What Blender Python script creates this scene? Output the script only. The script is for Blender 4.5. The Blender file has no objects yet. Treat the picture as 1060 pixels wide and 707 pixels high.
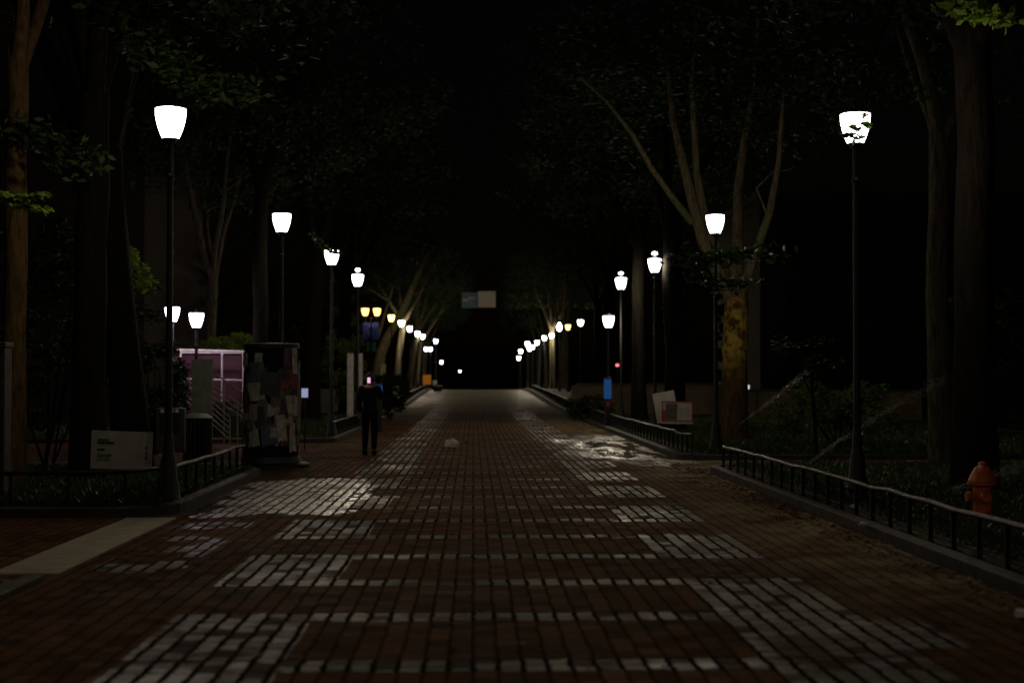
import bpy, bmesh, math, random
import numpy as np
from mathutils import Vector, Matrix, Euler
R = math.radians
random.seed(7); RNG = np.random.default_rng(7)
S = bpy.context.scene
COL = S.collection

# ---------------------------------------------------------------- camera
EYE = 1.65
cd = bpy.data.cameras.new('camera'); cam = bpy.data.objects.new('camera', cd); COL.objects.link(cam)
cd.sensor_width = 36; cd.lens = 50; cd.clip_start = .1; cd.clip_end = 3000
cam.location = (0, 0, EYE); cam.rotation_euler = (R(90 + 1.459), 0, R(-1.557))
cd.dof.use_dof = True; cd.dof.focus_distance = 21; cd.dof.aperture_fstop = 1.25
S.camera = cam
FPX = 1060 * 50 / 36
RM = cam.rotation_euler.to_matrix()
def gz(y):                      # the walk is flat, climbs to a crest and drops away behind it
    if y < 55: return 0.0
    if y < 122:
        t = (y - 55) / 67; return .6 * t * t * (3 - 2 * t)
    return .6 - .022 * (y - 122) * min(1, (y - 122) / 30)
def at(px, py, Y):              # point at depth Y seen at photo pixel
    d = RM @ Vector(((px - 530) / FPX, (353.5 - py) / FPX, -1)); return Vector((0, 0, EYE)) + d * (Y / d.y)
def gx(px, Y):                  # x of a thing standing at depth Y
    return at(px, 391, Y).x

# ---------------------------------------------------------------- materials
class NT:
    def __init__(s, name):
        s.m = bpy.data.materials.new(name); s.m.use_nodes = True; s.t = s.m.node_tree; s.t.nodes.clear()
        s.out = s.n('ShaderNodeOutputMaterial')
    def n(s, typ, **kw):
        nd = s.t.nodes.new(typ)
        for k, v in kw.items(): setattr(nd, k, v)
        return nd
    def l(s, a, b): s.t.links.new(a, b)
    def put(s, sock, v):
        if isinstance(v, bpy.types.NodeSocket): s.l(v, sock)
        else: sock.default_value = v
    def math(s, op, a, b=None, c=None, clamp=False):
        nd = s.n('ShaderNodeMath', operation=op); nd.use_clamp = clamp
        for i, v in enumerate((a, b, c)):
            if v is not None: s.put(nd.inputs[i], v)
        return nd.outputs[0]
    def mix(s, f, a, b, blend='MIX'):
        nd = s.n('ShaderNodeMix', data_type='RGBA', blend_type=blend)
        s.put(nd.inputs[0], f); s.put(nd.inputs[6], a); s.put(nd.inputs[7], b); return nd.outputs[2]
    def noise(s, scale, detail=4, vec=None, rough=.6):
        nd = s.n('ShaderNodeTexNoise'); nd.inputs['Scale'].default_value = scale
        nd.inputs['Detail'].default_value = detail; nd.inputs['Roughness'].default_value = rough
        s.l(vec if vec is not None else s.obj(), nd.inputs['Vector']); return nd.outputs['Fac']
    def obj(s):
        if not hasattr(s, '_tc'): s._tc = s.n('ShaderNodeTexCoord')
        return s._tc.outputs['Object']
    def ramp(s, f, a, b, ca=(0,0,0,1), cb=(1,1,1,1)):
        nd = s.n('ShaderNodeValToRGB'); e = nd.color_ramp.elements
        e[0].position = a; e[1].position = b; e[0].color = ca; e[1].color = cb; s.l(f, nd.inputs[0]); return nd.outputs[0]
    def maprange(s, f, a, b, c, d):
        nd = s.n('ShaderNodeMapRange')
        for i, v in enumerate((f, a, b, c, d)): s.put(nd.inputs[i], v)
        return nd.outputs[0]
    def bsdf(s, color, rough=.6, metal=0, bump=None, bdist=.01, spec=.5, **kw):
        p = s.n('ShaderNodeBsdfPrincipled'); s.put(p.inputs['Base Color'], color); s.put(p.inputs['Roughness'], rough)
        p.inputs['Metallic'].default_value = metal; s.put(p.inputs['Specular IOR Level'], spec)
        if bump is not None:
            b = s.n('ShaderNodeBump'); b.inputs['Distance'].default_value = bdist; b.inputs['Strength'].default_value = 1
            s.l(bump, b.inputs['Height']); s.l(b.outputs[0], p.inputs['Normal'])
        return p
    def done(s, sh): s.l(sh, s.out.inputs[0]); return s.m
def c4(c): return (*c, 1)

def plain(name, ca, cb=None, scale=8, rough=.6, metal=0, bump=.004, spec=.5):
    t = NT(name); cb = cb or tuple(v * .6 for v in ca)
    f = t.noise(scale, 5)
    col = t.mix(t.ramp(f, .35, .65), c4(ca), c4(cb))
    r = t.maprange(t.noise(scale * 2.3, 3), .3, .7, rough * .8, min(1, rough * 1.15))
    return t.done(t.bsdf(col, r, metal, f, bump, spec).outputs[0])

def glow(name, col, strength):
    t = NT(name); e = t.n('ShaderNodeEmission'); e.inputs[0].default_value = c4(col); e.inputs[1].default_value = strength
    return t.done(e.outputs[0])

def globe_mat(name, col, strength):   # frosted lit lens: glows and lets the lamp inside shine out
    t = NT(name); e = t.n('ShaderNodeEmission'); e.inputs[0].default_value = c4(col)
    f = t.noise(9, 3); t.l(t.maprange(f, .2, .8, strength * .7, strength * 1.3), e.inputs[1])
    tr = t.n('ShaderNodeBsdfTransparent'); tr.inputs[0].default_value = (.9, .9, .9, 1); a = t.n('ShaderNodeAddShader'); t.l(e.outputs[0], a.inputs[0]); t.l(tr.outputs[0], a.inputs[1])
    return t.done(a.outputs[0])

def bark(name, ca, cb):
    t = NT(name); m = t.n('ShaderNodeMapping'); m.inputs['Scale'].default_value = (9, 9, 1.6); t.l(t.obj(), m.inputs[0])
    f = t.noise(1.6, 6, m.outputs[0], .7); g = t.noise(1.1, 3)
    col = t.mix(t.ramp(f, .38, .62), c4(cb), c4(ca)); col = t.mix(t.ramp(g, .52, .7), col, (ca[0]*.6, ca[1]*.85, ca[2]*.6, 1))
    return t.done(t.bsdf(col, .9, 0, f, .05, .08).outputs[0])

def leafm(name, ca, cb, tr=.35, rg=.65):
    t = NT(name); oi = t.n('ShaderNodeNewGeometry')
    f = t.noise(.9, 3); rnd = oi.outputs['Random Per Island']
    col = t.mix(t.math('MULTIPLY_ADD', rnd, .7, t.math('MULTIPLY', f, .5)), c4(ca), c4(cb))
    p = t.bsdf(col, rg, 0, spec=.3); b = t.n('ShaderNodeBsdfTranslucent'); t.l(col, b.inputs[0])
    mx = t.n('ShaderNodeMixShader'); mx.inputs[0].default_value = tr; t.l(p.outputs[0], mx.inputs[1]); t.l(b.outputs[0], mx.inputs[2])
    return t.done(mx.outputs[0])

def brickwall(name, ca, cb, mortar, scale=1.0):
    t = NT(name); sx = t.n('ShaderNodeSeparateXYZ'); t.l(t.obj(), sx.inputs[0])
    cx = t.n('ShaderNodeCombineXYZ'); t.l(t.math('ADD', sx.outputs[0], sx.outputs[1]), cx.inputs[0]); t.l(sx.outputs[2], cx.inputs[1])
    b = t.n('ShaderNodeTexBrick'); t.l(cx.outputs[0], b.inputs[0]); b.inputs['Color1'].default_value = c4(ca); b.inputs['Color2'].default_value = c4(cb)
    b.inputs['Mortar'].default_value = c4(mortar); b.inputs['Scale'].default_value = 1; b.inputs['Mortar Size'].default_value = .008
    b.inputs['Brick Width'].default_value = .24 * scale; b.inputs['Row Height'].default_value = .08 * scale
    col = t.mix(t.math('MULTIPLY', t.noise(3, 5), .6), b.outputs[0], (.03, .03, .025, 1))
    return t.done(t.bsdf(col, .85, 0, b.outputs['Fac'], -.01).outputs[0])

def paving(name):
    t = NT(name); sx = t.n('ShaderNodeSeparateXYZ'); t.l(t.obj(), sx.inputs[0])
    wob = t.noise(3.2, 4); wob2 = t.noise(5, 3)
    x = t.math('ADD', sx.outputs[0], t.math('MULTIPLY_ADD', wob, .05, -.025))
    y = t.math('ADD', sx.outputs[1], t.math('MULTIPLY_ADD', wob2, .16, -.08))
    W = .142; MOD = 1.66; BL = .36
    u = t.math('DIVIDE', x, W); cu = t.math('FLOOR', u); fu = t.math('SUBTRACT', u, cu)
    # random per column shift
    wn = t.n('ShaderNodeTexWhiteNoise', noise_dimensions='1D'); t.l(cu, wn.inputs['W'])
    ym = t.math('DIVIDE', t.math('ADD', y, .26), MOD); cm = t.math('FLOOR', ym); fm = t.math('SUBTRACT', ym, cm)
    band = t.math('LESS_THAN', fm, BL / MOD)
    def inside(v, a, b): return t.math('MULTIPLY', t.math('GREATER_THAN', v, a), t.math('LESS_THAN', v, b))
    wf = t.n('ShaderNodeTexWhiteNoise', noise_dimensions='1D'); t.l(t.math('MULTIPLY_ADD', cm, 3.1, 7.7), wf.inputs['W'])
    par = t.math('MODULO', t.math('ADD', cm, 200), 2.0); par = t.math('GREATER_THAN', par, .5)
    npar = t.math('SUBTRACT', 1, par)
    near = t.math('LESS_THAN', y, 10.0)
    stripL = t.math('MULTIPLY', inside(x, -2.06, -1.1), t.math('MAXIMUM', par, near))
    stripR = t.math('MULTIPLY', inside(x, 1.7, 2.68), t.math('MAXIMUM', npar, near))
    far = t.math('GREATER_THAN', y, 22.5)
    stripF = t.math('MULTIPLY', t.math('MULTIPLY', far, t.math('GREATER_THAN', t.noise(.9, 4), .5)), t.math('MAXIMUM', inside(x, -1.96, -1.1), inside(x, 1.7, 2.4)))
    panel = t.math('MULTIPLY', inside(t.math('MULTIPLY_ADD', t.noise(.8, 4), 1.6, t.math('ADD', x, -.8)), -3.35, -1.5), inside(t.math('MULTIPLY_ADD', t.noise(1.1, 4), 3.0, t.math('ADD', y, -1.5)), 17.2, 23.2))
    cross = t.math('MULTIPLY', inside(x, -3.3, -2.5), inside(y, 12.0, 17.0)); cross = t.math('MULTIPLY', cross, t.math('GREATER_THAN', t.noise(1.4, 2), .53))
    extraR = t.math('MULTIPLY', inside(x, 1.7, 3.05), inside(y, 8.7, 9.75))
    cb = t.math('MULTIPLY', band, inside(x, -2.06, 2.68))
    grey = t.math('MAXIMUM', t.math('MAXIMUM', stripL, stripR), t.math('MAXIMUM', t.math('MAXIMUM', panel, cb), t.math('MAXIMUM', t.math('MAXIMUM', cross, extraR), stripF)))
    # worn: setts were lost and made good with brick here and there
    wear = t.ramp(t.noise(1.7, 5), .36, .5); grey = t.math('MULTIPLY', grey, t.math('MULTIPLY_ADD', wear, .62, .38))
    # cell along y : granite .36 setts, brick .22 running bond
    def cell(L):
        v = t.math('ADD', t.math('DIVIDE', y, L), t.math('MULTIPLY', wn.outputs[0], 1.0)); cv = t.math('FLOOR', v); return cv, t.math('SUBTRACT', v, cv)
    cv, fv = cell(.21)
    # the setts of a panel lie in order: no shift
    def mrg(a, b, f): return t.math('ADD', t.math('MULTIPLY', a, t.math('SUBTRACT', 1, f)), t.math('MULTIPLY', b, f))
    wv = t.n('ShaderNodeTexWhiteNoise', noise_dimensions='2D'); cc = t.n('ShaderNodeCombineXYZ'); t.l(cu, cc.inputs[0]); t.l(cv, cc.inputs[1]); t.l(cc.outputs[0], wv.inputs['Vector'])
    rnd = wv.outputs[0]
    eu = t.math('MINIMUM', fu, t.math('SUBTRACT', 1, fu)); ev = t.math('MINIMUM', fv, t.math('SUBTRACT', 1, fv))
    eu = t.math('MULTIPLY', eu, W); ev = t.math('MULTIPLY', ev, .21)
    jn = t.noise(14, 3)
    jw = t.math('MULTIPLY', t.math('MULTIPLY_ADD', grey, .009, .0035), t.math('MULTIPLY_ADD', jn, 4.2, -1.2))
    ju = t.maprange(eu, jw, t.math('ADD', jw, .012), 0, 1)
    jv = t.maprange(ev, t.math('MULTIPLY', jw, .5), t.math('MULTIPLY_ADD', jw, .5, .01), 0, 1)
    # edges of the cross bands
    eb = t.math('MINIMUM', t.math('MULTIPLY', fm, MOD), t.math('ABSOLUTE', t.math('SUBTRACT', t.math('MULTIPLY', fm, MOD), BL)))
    jb = t.maprange(eb, .006, .02, 0, 1)
    cob = t.math('GREATER_THAN', wf.outputs[0], .6); jvw = t.math('MULTIPLY_ADD', cob, .5, .22)
    blk = t.math('MINIMUM', t.math('MINIMUM', ju, t.math('ADD', t.math('MULTIPLY', jv, jvw), t.math('SUBTRACT', 1, jvw))), jb)
    big = t.noise(.55, 4); fine = t.noise(60, 3); mid = t.noise(7, 4)
    grey = t.math('MULTIPLY', grey, t.math('MULTIPLY_ADD', t.math('LESS_THAN', rnd, .86), .6, .4))
    red = t.mix(rnd, (.20, .085, .030, 1), (.075, .032, .013, 1)); red = t.mix(t.ramp(big, .45, .75), red, (.15, .08, .035, 1))
    gry = t.mix(rnd, (.095, .09, .058, 1), (.03, .027, .017, 1)); gry = t.mix(t.ramp(mid, .42, .66), gry, (.07, .058, .04, 1))
    col = t.mix(grey, red, gry)
    # sandy drift that gathers along the right kerb
    sand = t.math('MULTIPLY', t.math('MULTIPLY', t.maprange(x, 2.3, 3.7, 0, 1), t.ramp(t.noise(.8, 5), .36, .6)), inside(y, 10, 60))
    col = t.mix(t.math('MULTIPLY', sand, .9), col, (.42, .35, .2, 1))
    col = t.mix(t.math('MULTIPLY', t.ramp(t.noise(3.3, 6), .4, .8), .5), col, (.025, .02, .014, 1))
    col = t.mix(t.math('MULTIPLY', t.ramp(t.noise(.45, 3), .42, .62), .45), col, (.03, .022, .013, 1))
    col = t.mix(t.math('MAXIMUM', blk, t.math('MULTIPLY_ADD', grey, -.6, .6)), (.004, .003, .002, 1), col)
    # the crest is paved in pale slabs
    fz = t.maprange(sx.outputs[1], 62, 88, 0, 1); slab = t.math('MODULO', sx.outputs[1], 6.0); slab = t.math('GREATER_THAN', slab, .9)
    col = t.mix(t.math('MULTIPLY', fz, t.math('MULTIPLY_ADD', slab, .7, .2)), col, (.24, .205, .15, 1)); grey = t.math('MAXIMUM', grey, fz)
    # wetness: a real puddle on the right and damp setts
    dx = t.math('DIVIDE', t.math('SUBTRACT', sx.outputs[0], 3.55), 1.6); dy = t.math('DIVIDE', t.math('SUBTRACT', sx.outputs[1], 34.0), 8.0)
    d = t.math('ADD', t.math('MULTIPLY', dx, dx), t.math('MULTIPLY', dy, dy))
    m2 = t.n('ShaderNodeMapping'); m2.inputs['Scale'].default_value = (1.6, .38, 1); t.l(t.obj(), m2.inputs[0])
    pn = t.noise(1.0, 4, m2.outputs[0])
    wet = t.maprange(t.math('ADD', d, t.math('MULTIPLY_ADD', pn, 3.0, -1.3)), 1.2, .3, 0, 1)
    damp = t.ramp(t.noise(.35, 4), .42, .62)
    r = mrg(.85, .5, grey); r = t.math('SUBTRACT', r, t.math('MULTIPLY', damp, .16)); r = t.math('MULTIPLY_ADD', rnd, .12, r)
    r = t.math('MULTIPLY_ADD', panel, -.2, r)
    r = mrg(r, .10, wet)
    col = t.mix(t.math('MULTIPLY', wet, .6), col, (.02, .016, .012, 1))
    h = t.math('ADD', t.math('MULTIPLY', blk, 1.0), t.math('ADD', t.math('MULTIPLY', fine, .12), t.math('ADD', t.math('MULTIPLY', rnd, .35), t.math('MULTIPLY', mid, .5))))
    h = t.math('MULTIPLY', h, t.math('MULTIPLY_ADD', t.ramp(wet, .1, .7), -.93, 1))
    r = mrg(.95, r, t.math('MAXIMUM', blk, wet))
    sp_ = t.math('MULTIPLY', mrg(.05, .25, grey), t.math('MULTIPLY_ADD', blk, .95, .05)); sp_ = t.math('MAXIMUM', t.math('MULTIPLY_ADD', panel, .35, sp_), t.math('MULTIPLY', wet, .6))
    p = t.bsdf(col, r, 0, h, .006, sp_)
    return t.done(p.outputs[0])

M = {}
M['iron'] = plain('black_iron', (.010, .010, .011), (.006, .006, .006), 12, .6, .0, .002)
M['iron_worn'] = plain('worn_iron', (.018, .018, .016), (.01, .01, .009), 22, .42, .3, .002)
M['paving'] = paving('brick_paving')
M['kerb'] = plain('kerb_stone', (.05, .045, .034), (.02, .018, .014), 5, .7)
M['concrete'] = plain('pale_concrete', (.46, .41, .30), (.33, .29, .21), 2.5, .75)
M['soil'] = plain('soil', (.035, .026, .017), (.015, .02, .009), 3, .9, 0, .04)
M['lawn'] = plain('lawn_soil', (.018, .026, .010), (.012, .012, .007), 4, .85, 0, .05)
M['grass'] = leafm('grass_blades', (.035, .07, .02), (.06, .09, .03), .2, .3)
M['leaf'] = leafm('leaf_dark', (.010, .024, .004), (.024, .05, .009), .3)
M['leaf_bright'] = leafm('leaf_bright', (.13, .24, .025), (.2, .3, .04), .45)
M['leaf_mid'] = leafm('leaf_mid', (.05, .10, .018), (.08, .13, .025), .35)
M['litter'] = leafm('fallen_leaf', (.2, .085, .025), (.11, .06, .03), .2)
M['bark'] = bark('bark_grey', (.10, .085, .055), (.028, .024, .018))
def lit_patch_bark():
    t = NT('lit_patch_bark'); m = t.n('ShaderNodeMapping'); m.inputs['Scale'].default_value = (9, 9, 1.6); t.l(t.obj(), m.inputs[0])
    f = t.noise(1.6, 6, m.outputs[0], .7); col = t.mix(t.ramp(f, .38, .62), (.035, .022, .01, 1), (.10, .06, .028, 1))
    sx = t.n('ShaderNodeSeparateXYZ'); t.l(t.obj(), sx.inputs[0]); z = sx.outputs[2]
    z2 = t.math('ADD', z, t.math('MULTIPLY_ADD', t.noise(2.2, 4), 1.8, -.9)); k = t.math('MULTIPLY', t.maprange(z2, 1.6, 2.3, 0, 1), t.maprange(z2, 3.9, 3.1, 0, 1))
    k = t.math('MULTIPLY', k, t.ramp(t.noise(4, 6), .42, .56)); col = t.mix(k, col, (.34, .25, .045, 1))  # yellowish light on the trunk, painted in as a ragged patch
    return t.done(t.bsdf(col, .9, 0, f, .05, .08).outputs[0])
M['bark_yellow_lit'] = lit_patch_bark()
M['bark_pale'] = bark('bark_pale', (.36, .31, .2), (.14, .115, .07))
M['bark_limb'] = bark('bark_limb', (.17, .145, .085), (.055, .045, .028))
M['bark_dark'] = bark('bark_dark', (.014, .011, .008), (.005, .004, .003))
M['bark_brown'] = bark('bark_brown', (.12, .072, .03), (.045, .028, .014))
M['white_glow'] = globe_mat('white_lens', (.93, .93, 1.0), 6)
M['cool_glow'] = globe_mat('cool_lens', (.6, .68, 1.0), 9); M['far_glow'] = globe_mat('far_white_lens', (.93, .93, 1.0), 14)
M['violet_glow'] = globe_mat('violet_lens', (.9, .78, 1.0), 6)
M['amber_glow'] = globe_mat('amber_lens', (1.0, .5, .13), 2.2)
M['yellow_glow'] = globe_mat('yellow_lens', (1.0, .72, .2), 2.4)
M['white_paint'] = plain('white_paint', (.7, .66, .62), (.5, .46, .44), 6, .5)
M['board'] = plain('sign_board_white', (.62, .60, .56), (.48, .46, .42), 5, .5)
M['ink'] = plain('dark_ink', (.03, .03, .03), None, 5, .6)
M['red_ink'] = plain('red_print', (.5, .05, .04), (.4, .03, .03), 5, .5)
M['orange'] = plain('hydrant_paint', (.72, .15, .03), (.5, .09, .02), 9, .45)
M['maroon'] = plain('maroon_wall', (.07, .016, .03), (.04, .01, .018), 2, .7)
M['greybox'] = plain('grey_green_metal', (.16, .19, .16), (.1, .12, .1), 6, .6)
M['brick'] = brickwall('building_brick', (.030, .011, .008), (.020, .009, .007), (.024, .02, .017))
M['stonewall'] = brickwall('garden_wall_brick', (.22, .17, .09), (.15, .12, .07), (.08, .07, .05), 1.6)
M['blue'] = plain('banner_blue', (.05, .10, .8), (.04, .07, .6), 5, .6)
M['teal'] = plain('banner_teal', (.06, .3, .32), None, 5, .6)
M['sky_print'] = plain('banner_light_blue', (.18, .34, .48), (.1, .2, .34), 3, .6)
M['cloth_white'] = plain('banner_white', (.78, .72, .66), (.66, .6, .55), 2, .6)
M['cloth_dark'] = plain('dark_cloth', (.008, .008, .010), (.005, .005, .006), 20, .95, spec=.1)
M['denim'] = plain('dark_trousers', (.007, .008, .011), (.004, .004, .006), 20, .95, spec=.1)
t = NT('thin_banner_cloth'); bs = t.bsdf(t.mix(t.noise(1.5, 4), (.85, .8, .74, 1), (.6, .56, .52, 1)), .6); tb_ = t.n('ShaderNodeBsdfTranslucent'); tb_.inputs[0].default_value = (.8, .76, .7, 1)
mx = t.n('ShaderNodeMixShader'); mx.inputs[0].default_value = .4; t.l(bs.outputs[0], mx.inputs[1]); t.l(tb_.outputs[0], mx.inputs[2]); M['cloth_white'] = t.done(mx.outputs[0])
M['skin'] = plain('skin', (.45, .25, .17), (.4, .2, .14), 20, .5, 0, .001)
M['hair'] = plain('hair', (.015, .01, .008), None, 30, .6)
M['phone'] = glow('phone_screen', (1.0, .55, .75), .85)
M['bluelight'] = glow('blue_light', (.06, .24, .7), .17)
M['screen'] = glow('lit_notice', (.55, .6, 1.0), .45)
M['redlight'] = glow('red_light', (1.0, .2, .25), 1.5)
M['window_red'] = glow('dim_red_window', (1.0, .22, .1), .05)
M['window_white'] = glow('lit_window', (.95, .95, 1.0), .8)
M['window_blue'] = glow('dim_blue_window', (.5, .65, 1.0), .08)
M['window_dark'] = plain('dark_glass', (.01, .012, .015), None, 3, .1)
M['orange_lit'] = glow('orange_lit_panel', (1.0, .33, .04), .16)
M['bag'] = plain('plastic_bag', (.62, .57, .5), (.45, .4, .36), 9, .5)
M['pole_grey'] = plain('grey_post', (.3, .29, .26), None, 9, .6)
t = NT('water_drops'); M['water'] = t.done(t.bsdf((.5, .55, .55, 1), .15, 0).outputs[0])
PC = [(.5, .47, .42), (.35, .33, .3), (.16, .15, .14), (.3, .06, .05), (.1, .14, .2), (.45, .4, .28), (.06, .06, .06), (.55, .52, .48), (.22, .2, .18), (.12, .06, .12)]
M['poster'] = [plain('poster_paper', tuple(v * .8 for v in c), tuple(v * .4 for v in c), 9, .7) for c in PC]

# ---------------------------------------------------------------- mesh helpers
class MB:
    def __init__(s): s.v = []; s.f = []; s.mi = []
    def add(s, vs, fs, mi=0):
        o = len(s.v); s.v += [tuple(v) for v in vs]; s.f += [tuple(i + o for i in f) for f in fs]; s.mi += [mi] * len(fs)
    def box(s, a, b, mi=0, rot=0, c=None, bev=0):
        (x0, y0, z0), (x1, y1, z1) = a, b
        if bev > 0:
            bm = bmesh.new(); bmesh.ops.create_cube(bm, size=1)
            for v in bm.verts: v.co = Vector(((x0 + x1) / 2 + v.co.x * (x1 - x0), (y0 + y1) / 2 + v.co.y * (y1 - y0), (z0 + z1) / 2 + v.co.z * (z1 - z0)))
            bmesh.ops.bevel(bm, geom=bm.edges[:], offset=bev, segments=2, profile=.5, affect='EDGES')
            bm.verts.index_update(); vs = [v.co.copy() for v in bm.verts]; fs = [[v.index for v in f.verts] for f in bm.faces]; bm.free()
        else:
            vs = [Vector(p) for p in ((x0,y0,z0),(x1,y0,z0),(x1,y1,z0),(x0,y1,z0),(x0,y0,z1),(x1,y0,z1),(x1,y1,z1),(x0,y1,z1))]
            fs = [(0,3,2,1),(4,5,6,7),(0,1,5,4),(1,2,6,5),(2,3,7,6),(3,0,4,7)]
        if rot:
            c = Vector(c or ((x0+x1)/2, (y0+y1)/2, 0)); m = Matrix.Rotation(rot, 3, 'Z'); vs = [m @ (v - c) + c for v in vs]
        s.add(vs, fs, mi)
    def tube(s, pts, rad, n=10, mi=0, jit=0):
        pts = [Vector(p) for p in pts]; rad = rad if hasattr(rad, '__len__') else [rad] * len(pts)
        vs = []; fs = []; up = None
        for i, p in enumerate(pts):
            d = (pts[min(i+1, len(pts)-1)] - pts[max(i-1, 0)]).normalized()
            if up is None: up = d.orthogonal().normalized()
            up = (up - d * up.dot(d)); up = up.normalized() if up.length > 1e-6 else d.orthogonal().normalized()
            w = d.cross(up)
            for k in range(n):
                a = 2 * math.pi * k / n; r = rad[i] * (1 + (random.uniform(-jit, jit) if jit else 0))
                vs.append(p + (up * math.cos(a) + w * math.sin(a)) * r)
        for i in range(len(pts) - 1):
            for k in range(n):
                a = i * n + k; b = i * n + (k + 1) % n; fs.append((a, b, b + n, a + n))
        fs.append(tuple(range(n))[::-1]); fs.append(tuple(range((len(pts)-1)*n, len(pts)*n)))
        s.add(vs, fs, mi)
    def lathe(s, prof, n=24, c=(0,0,0), mi=0):
        vs = []; fs = []
        for r, z in prof:
            for k in range(n):
                a = 2*math.pi*k/n; vs.append((c[0] + r*math.cos(a), c[1] + r*math.sin(a), c[2] + z))
        for i in range(len(prof)-1):
            for k in range(n):
                a = i*n+k; b = i*n+(k+1) % n; fs.append((a, b, b+n, a+n))
        if prof[0][0] > 1e-4: fs.append(tuple(range(n))[::-1])
        if prof[-1][0] > 1e-4: fs.append(tuple(range((len(prof)-1)*n, len(prof)*n)))
        s.add(vs, fs, mi)
    def prism(s, poly, z0, z1, mi=0):
        n = len(poly); vs = [(x, y, z0) for x, y in poly] + [(x, y, z1) for x, y in poly]
        s.add(vs, [tuple(range(n))[::-1], tuple(range(n, 2*n))] + [(i, (i+1) % n, (i+1) % n + n, i + n) for i in range(n)], mi)
    def build(s, name, mats, parent=None, smooth=False, loc=None):
        me = bpy.data.meshes.new(name); me.from_pydata([tuple(v) for v in s.v], [], s.f); 
        for m in (mats if isinstance(mats, list) else [mats]): me.materials.append(m)
        me.polygons.foreach_set('material_index', s.mi)
        if smooth: me.polygons.foreach_set('use_smooth', [True]*len(s.f))
        me.update(); o = bpy.data.objects.new(name, me); COL.objects.link(o)
        if parent: o.parent = parent
        if loc is not None: o.location = loc
        return o
def smooth_sharp(o, ang=40):
    me = o.data; bm = bmesh.new(); bm.from_mesh(me); a = R(ang)
    for e in bm.edges:
        if len(e.link_faces) == 2 and e.calc_face_angle(0) > a: e.smooth = False
    for f in bm.faces: f.smooth = True
    bm.to_mesh(me); bm.free()
def tag(o, label=None, cat=None, group=None, kind=None):
    if label: o['label'] = label
    if cat: o['category'] = cat
    if group: o['group'] = group
    if kind: o['kind'] = kind
    return o
def empty(name, loc, rz=0, label=None, cat=None, group=None):
    o = bpy.data.objects.new(name, None); COL.objects.link(o); o.location = loc; o.rotation_euler = (0, 0, rz); o.empty_display_size = .2
    return tag(o, label, cat, group)
def copy_tree(o, parent=None):
    c = o.copy(); COL.objects.link(c)
    if parent is not None: c.parent = parent
    for ch in list(o.children): copy_tree(ch, c)
    return c

# ---------------------------------------------------------------- ground
def strip(name, xs, ys, dz, mat, xfun=None, kind='structure', extra=None):
    b = MB(); vs = []
    for y in ys:
        for x in xs: vs.append((x, y, gz(y) + dz + (extra(x, y) if extra else 0)))
    n = len(xs); fs = [(j*n+i, j*n+i+1, (j+1)*n+i+1, (j+1)*n+i) for j in range(len(ys)-1) for i in range(n-1)]
    b.add(vs, fs); o = b.build(name, mat, smooth=True); tag(o, kind=kind); return o
def frange(a, b, st): 
    n = max(1, int(round((b-a)/st))); return [a + (b-a)*i/n for i in range(n+1)]
YS = frange(-40, 50, 10) + frange(55, 200, 4) + [260, 400, 700, 1500]
strip('ground', [-1500, -300, -60, -20, -8, 0, 8, 20, 60, 300, 1500], YS, -.012, M['soil'])
strip('brick_path', frange(-3.48, 4.1, .5), frange(-10, 55, 2.5) + frange(57, 200, 3), .0, M['paving'])
strip('side_path', frange(-16, -3.482, 1), frange(6, 16.95, 1), .0, M['paving'])
strip('cross_path', frange(4.102, 22, 1), frange(25.9, 28.4, .5), .0, M['paving'])
strip('cross_path', frange(-20, -3.482, 1), frange(29, 36, 1), .0, M['paving'])
b = MB()
for i, (y0, y1) in enumerate(((12.1, 13.4), (13.41, 15.1), (15.11, 16.85))): b.box((-4.06, y0, -.02), (-3.484, y1, .012), bev=.004)
o = b.build('pavement_slab_strip', M['concrete']); tag(o, kind='structure')
b = MB(); b.box((-3.63, 6, -.05), (-3.49, 11.7, .055), bev=.015); o = b.build('kerb', M['kerb']); tag(o, kind='structure')

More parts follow.
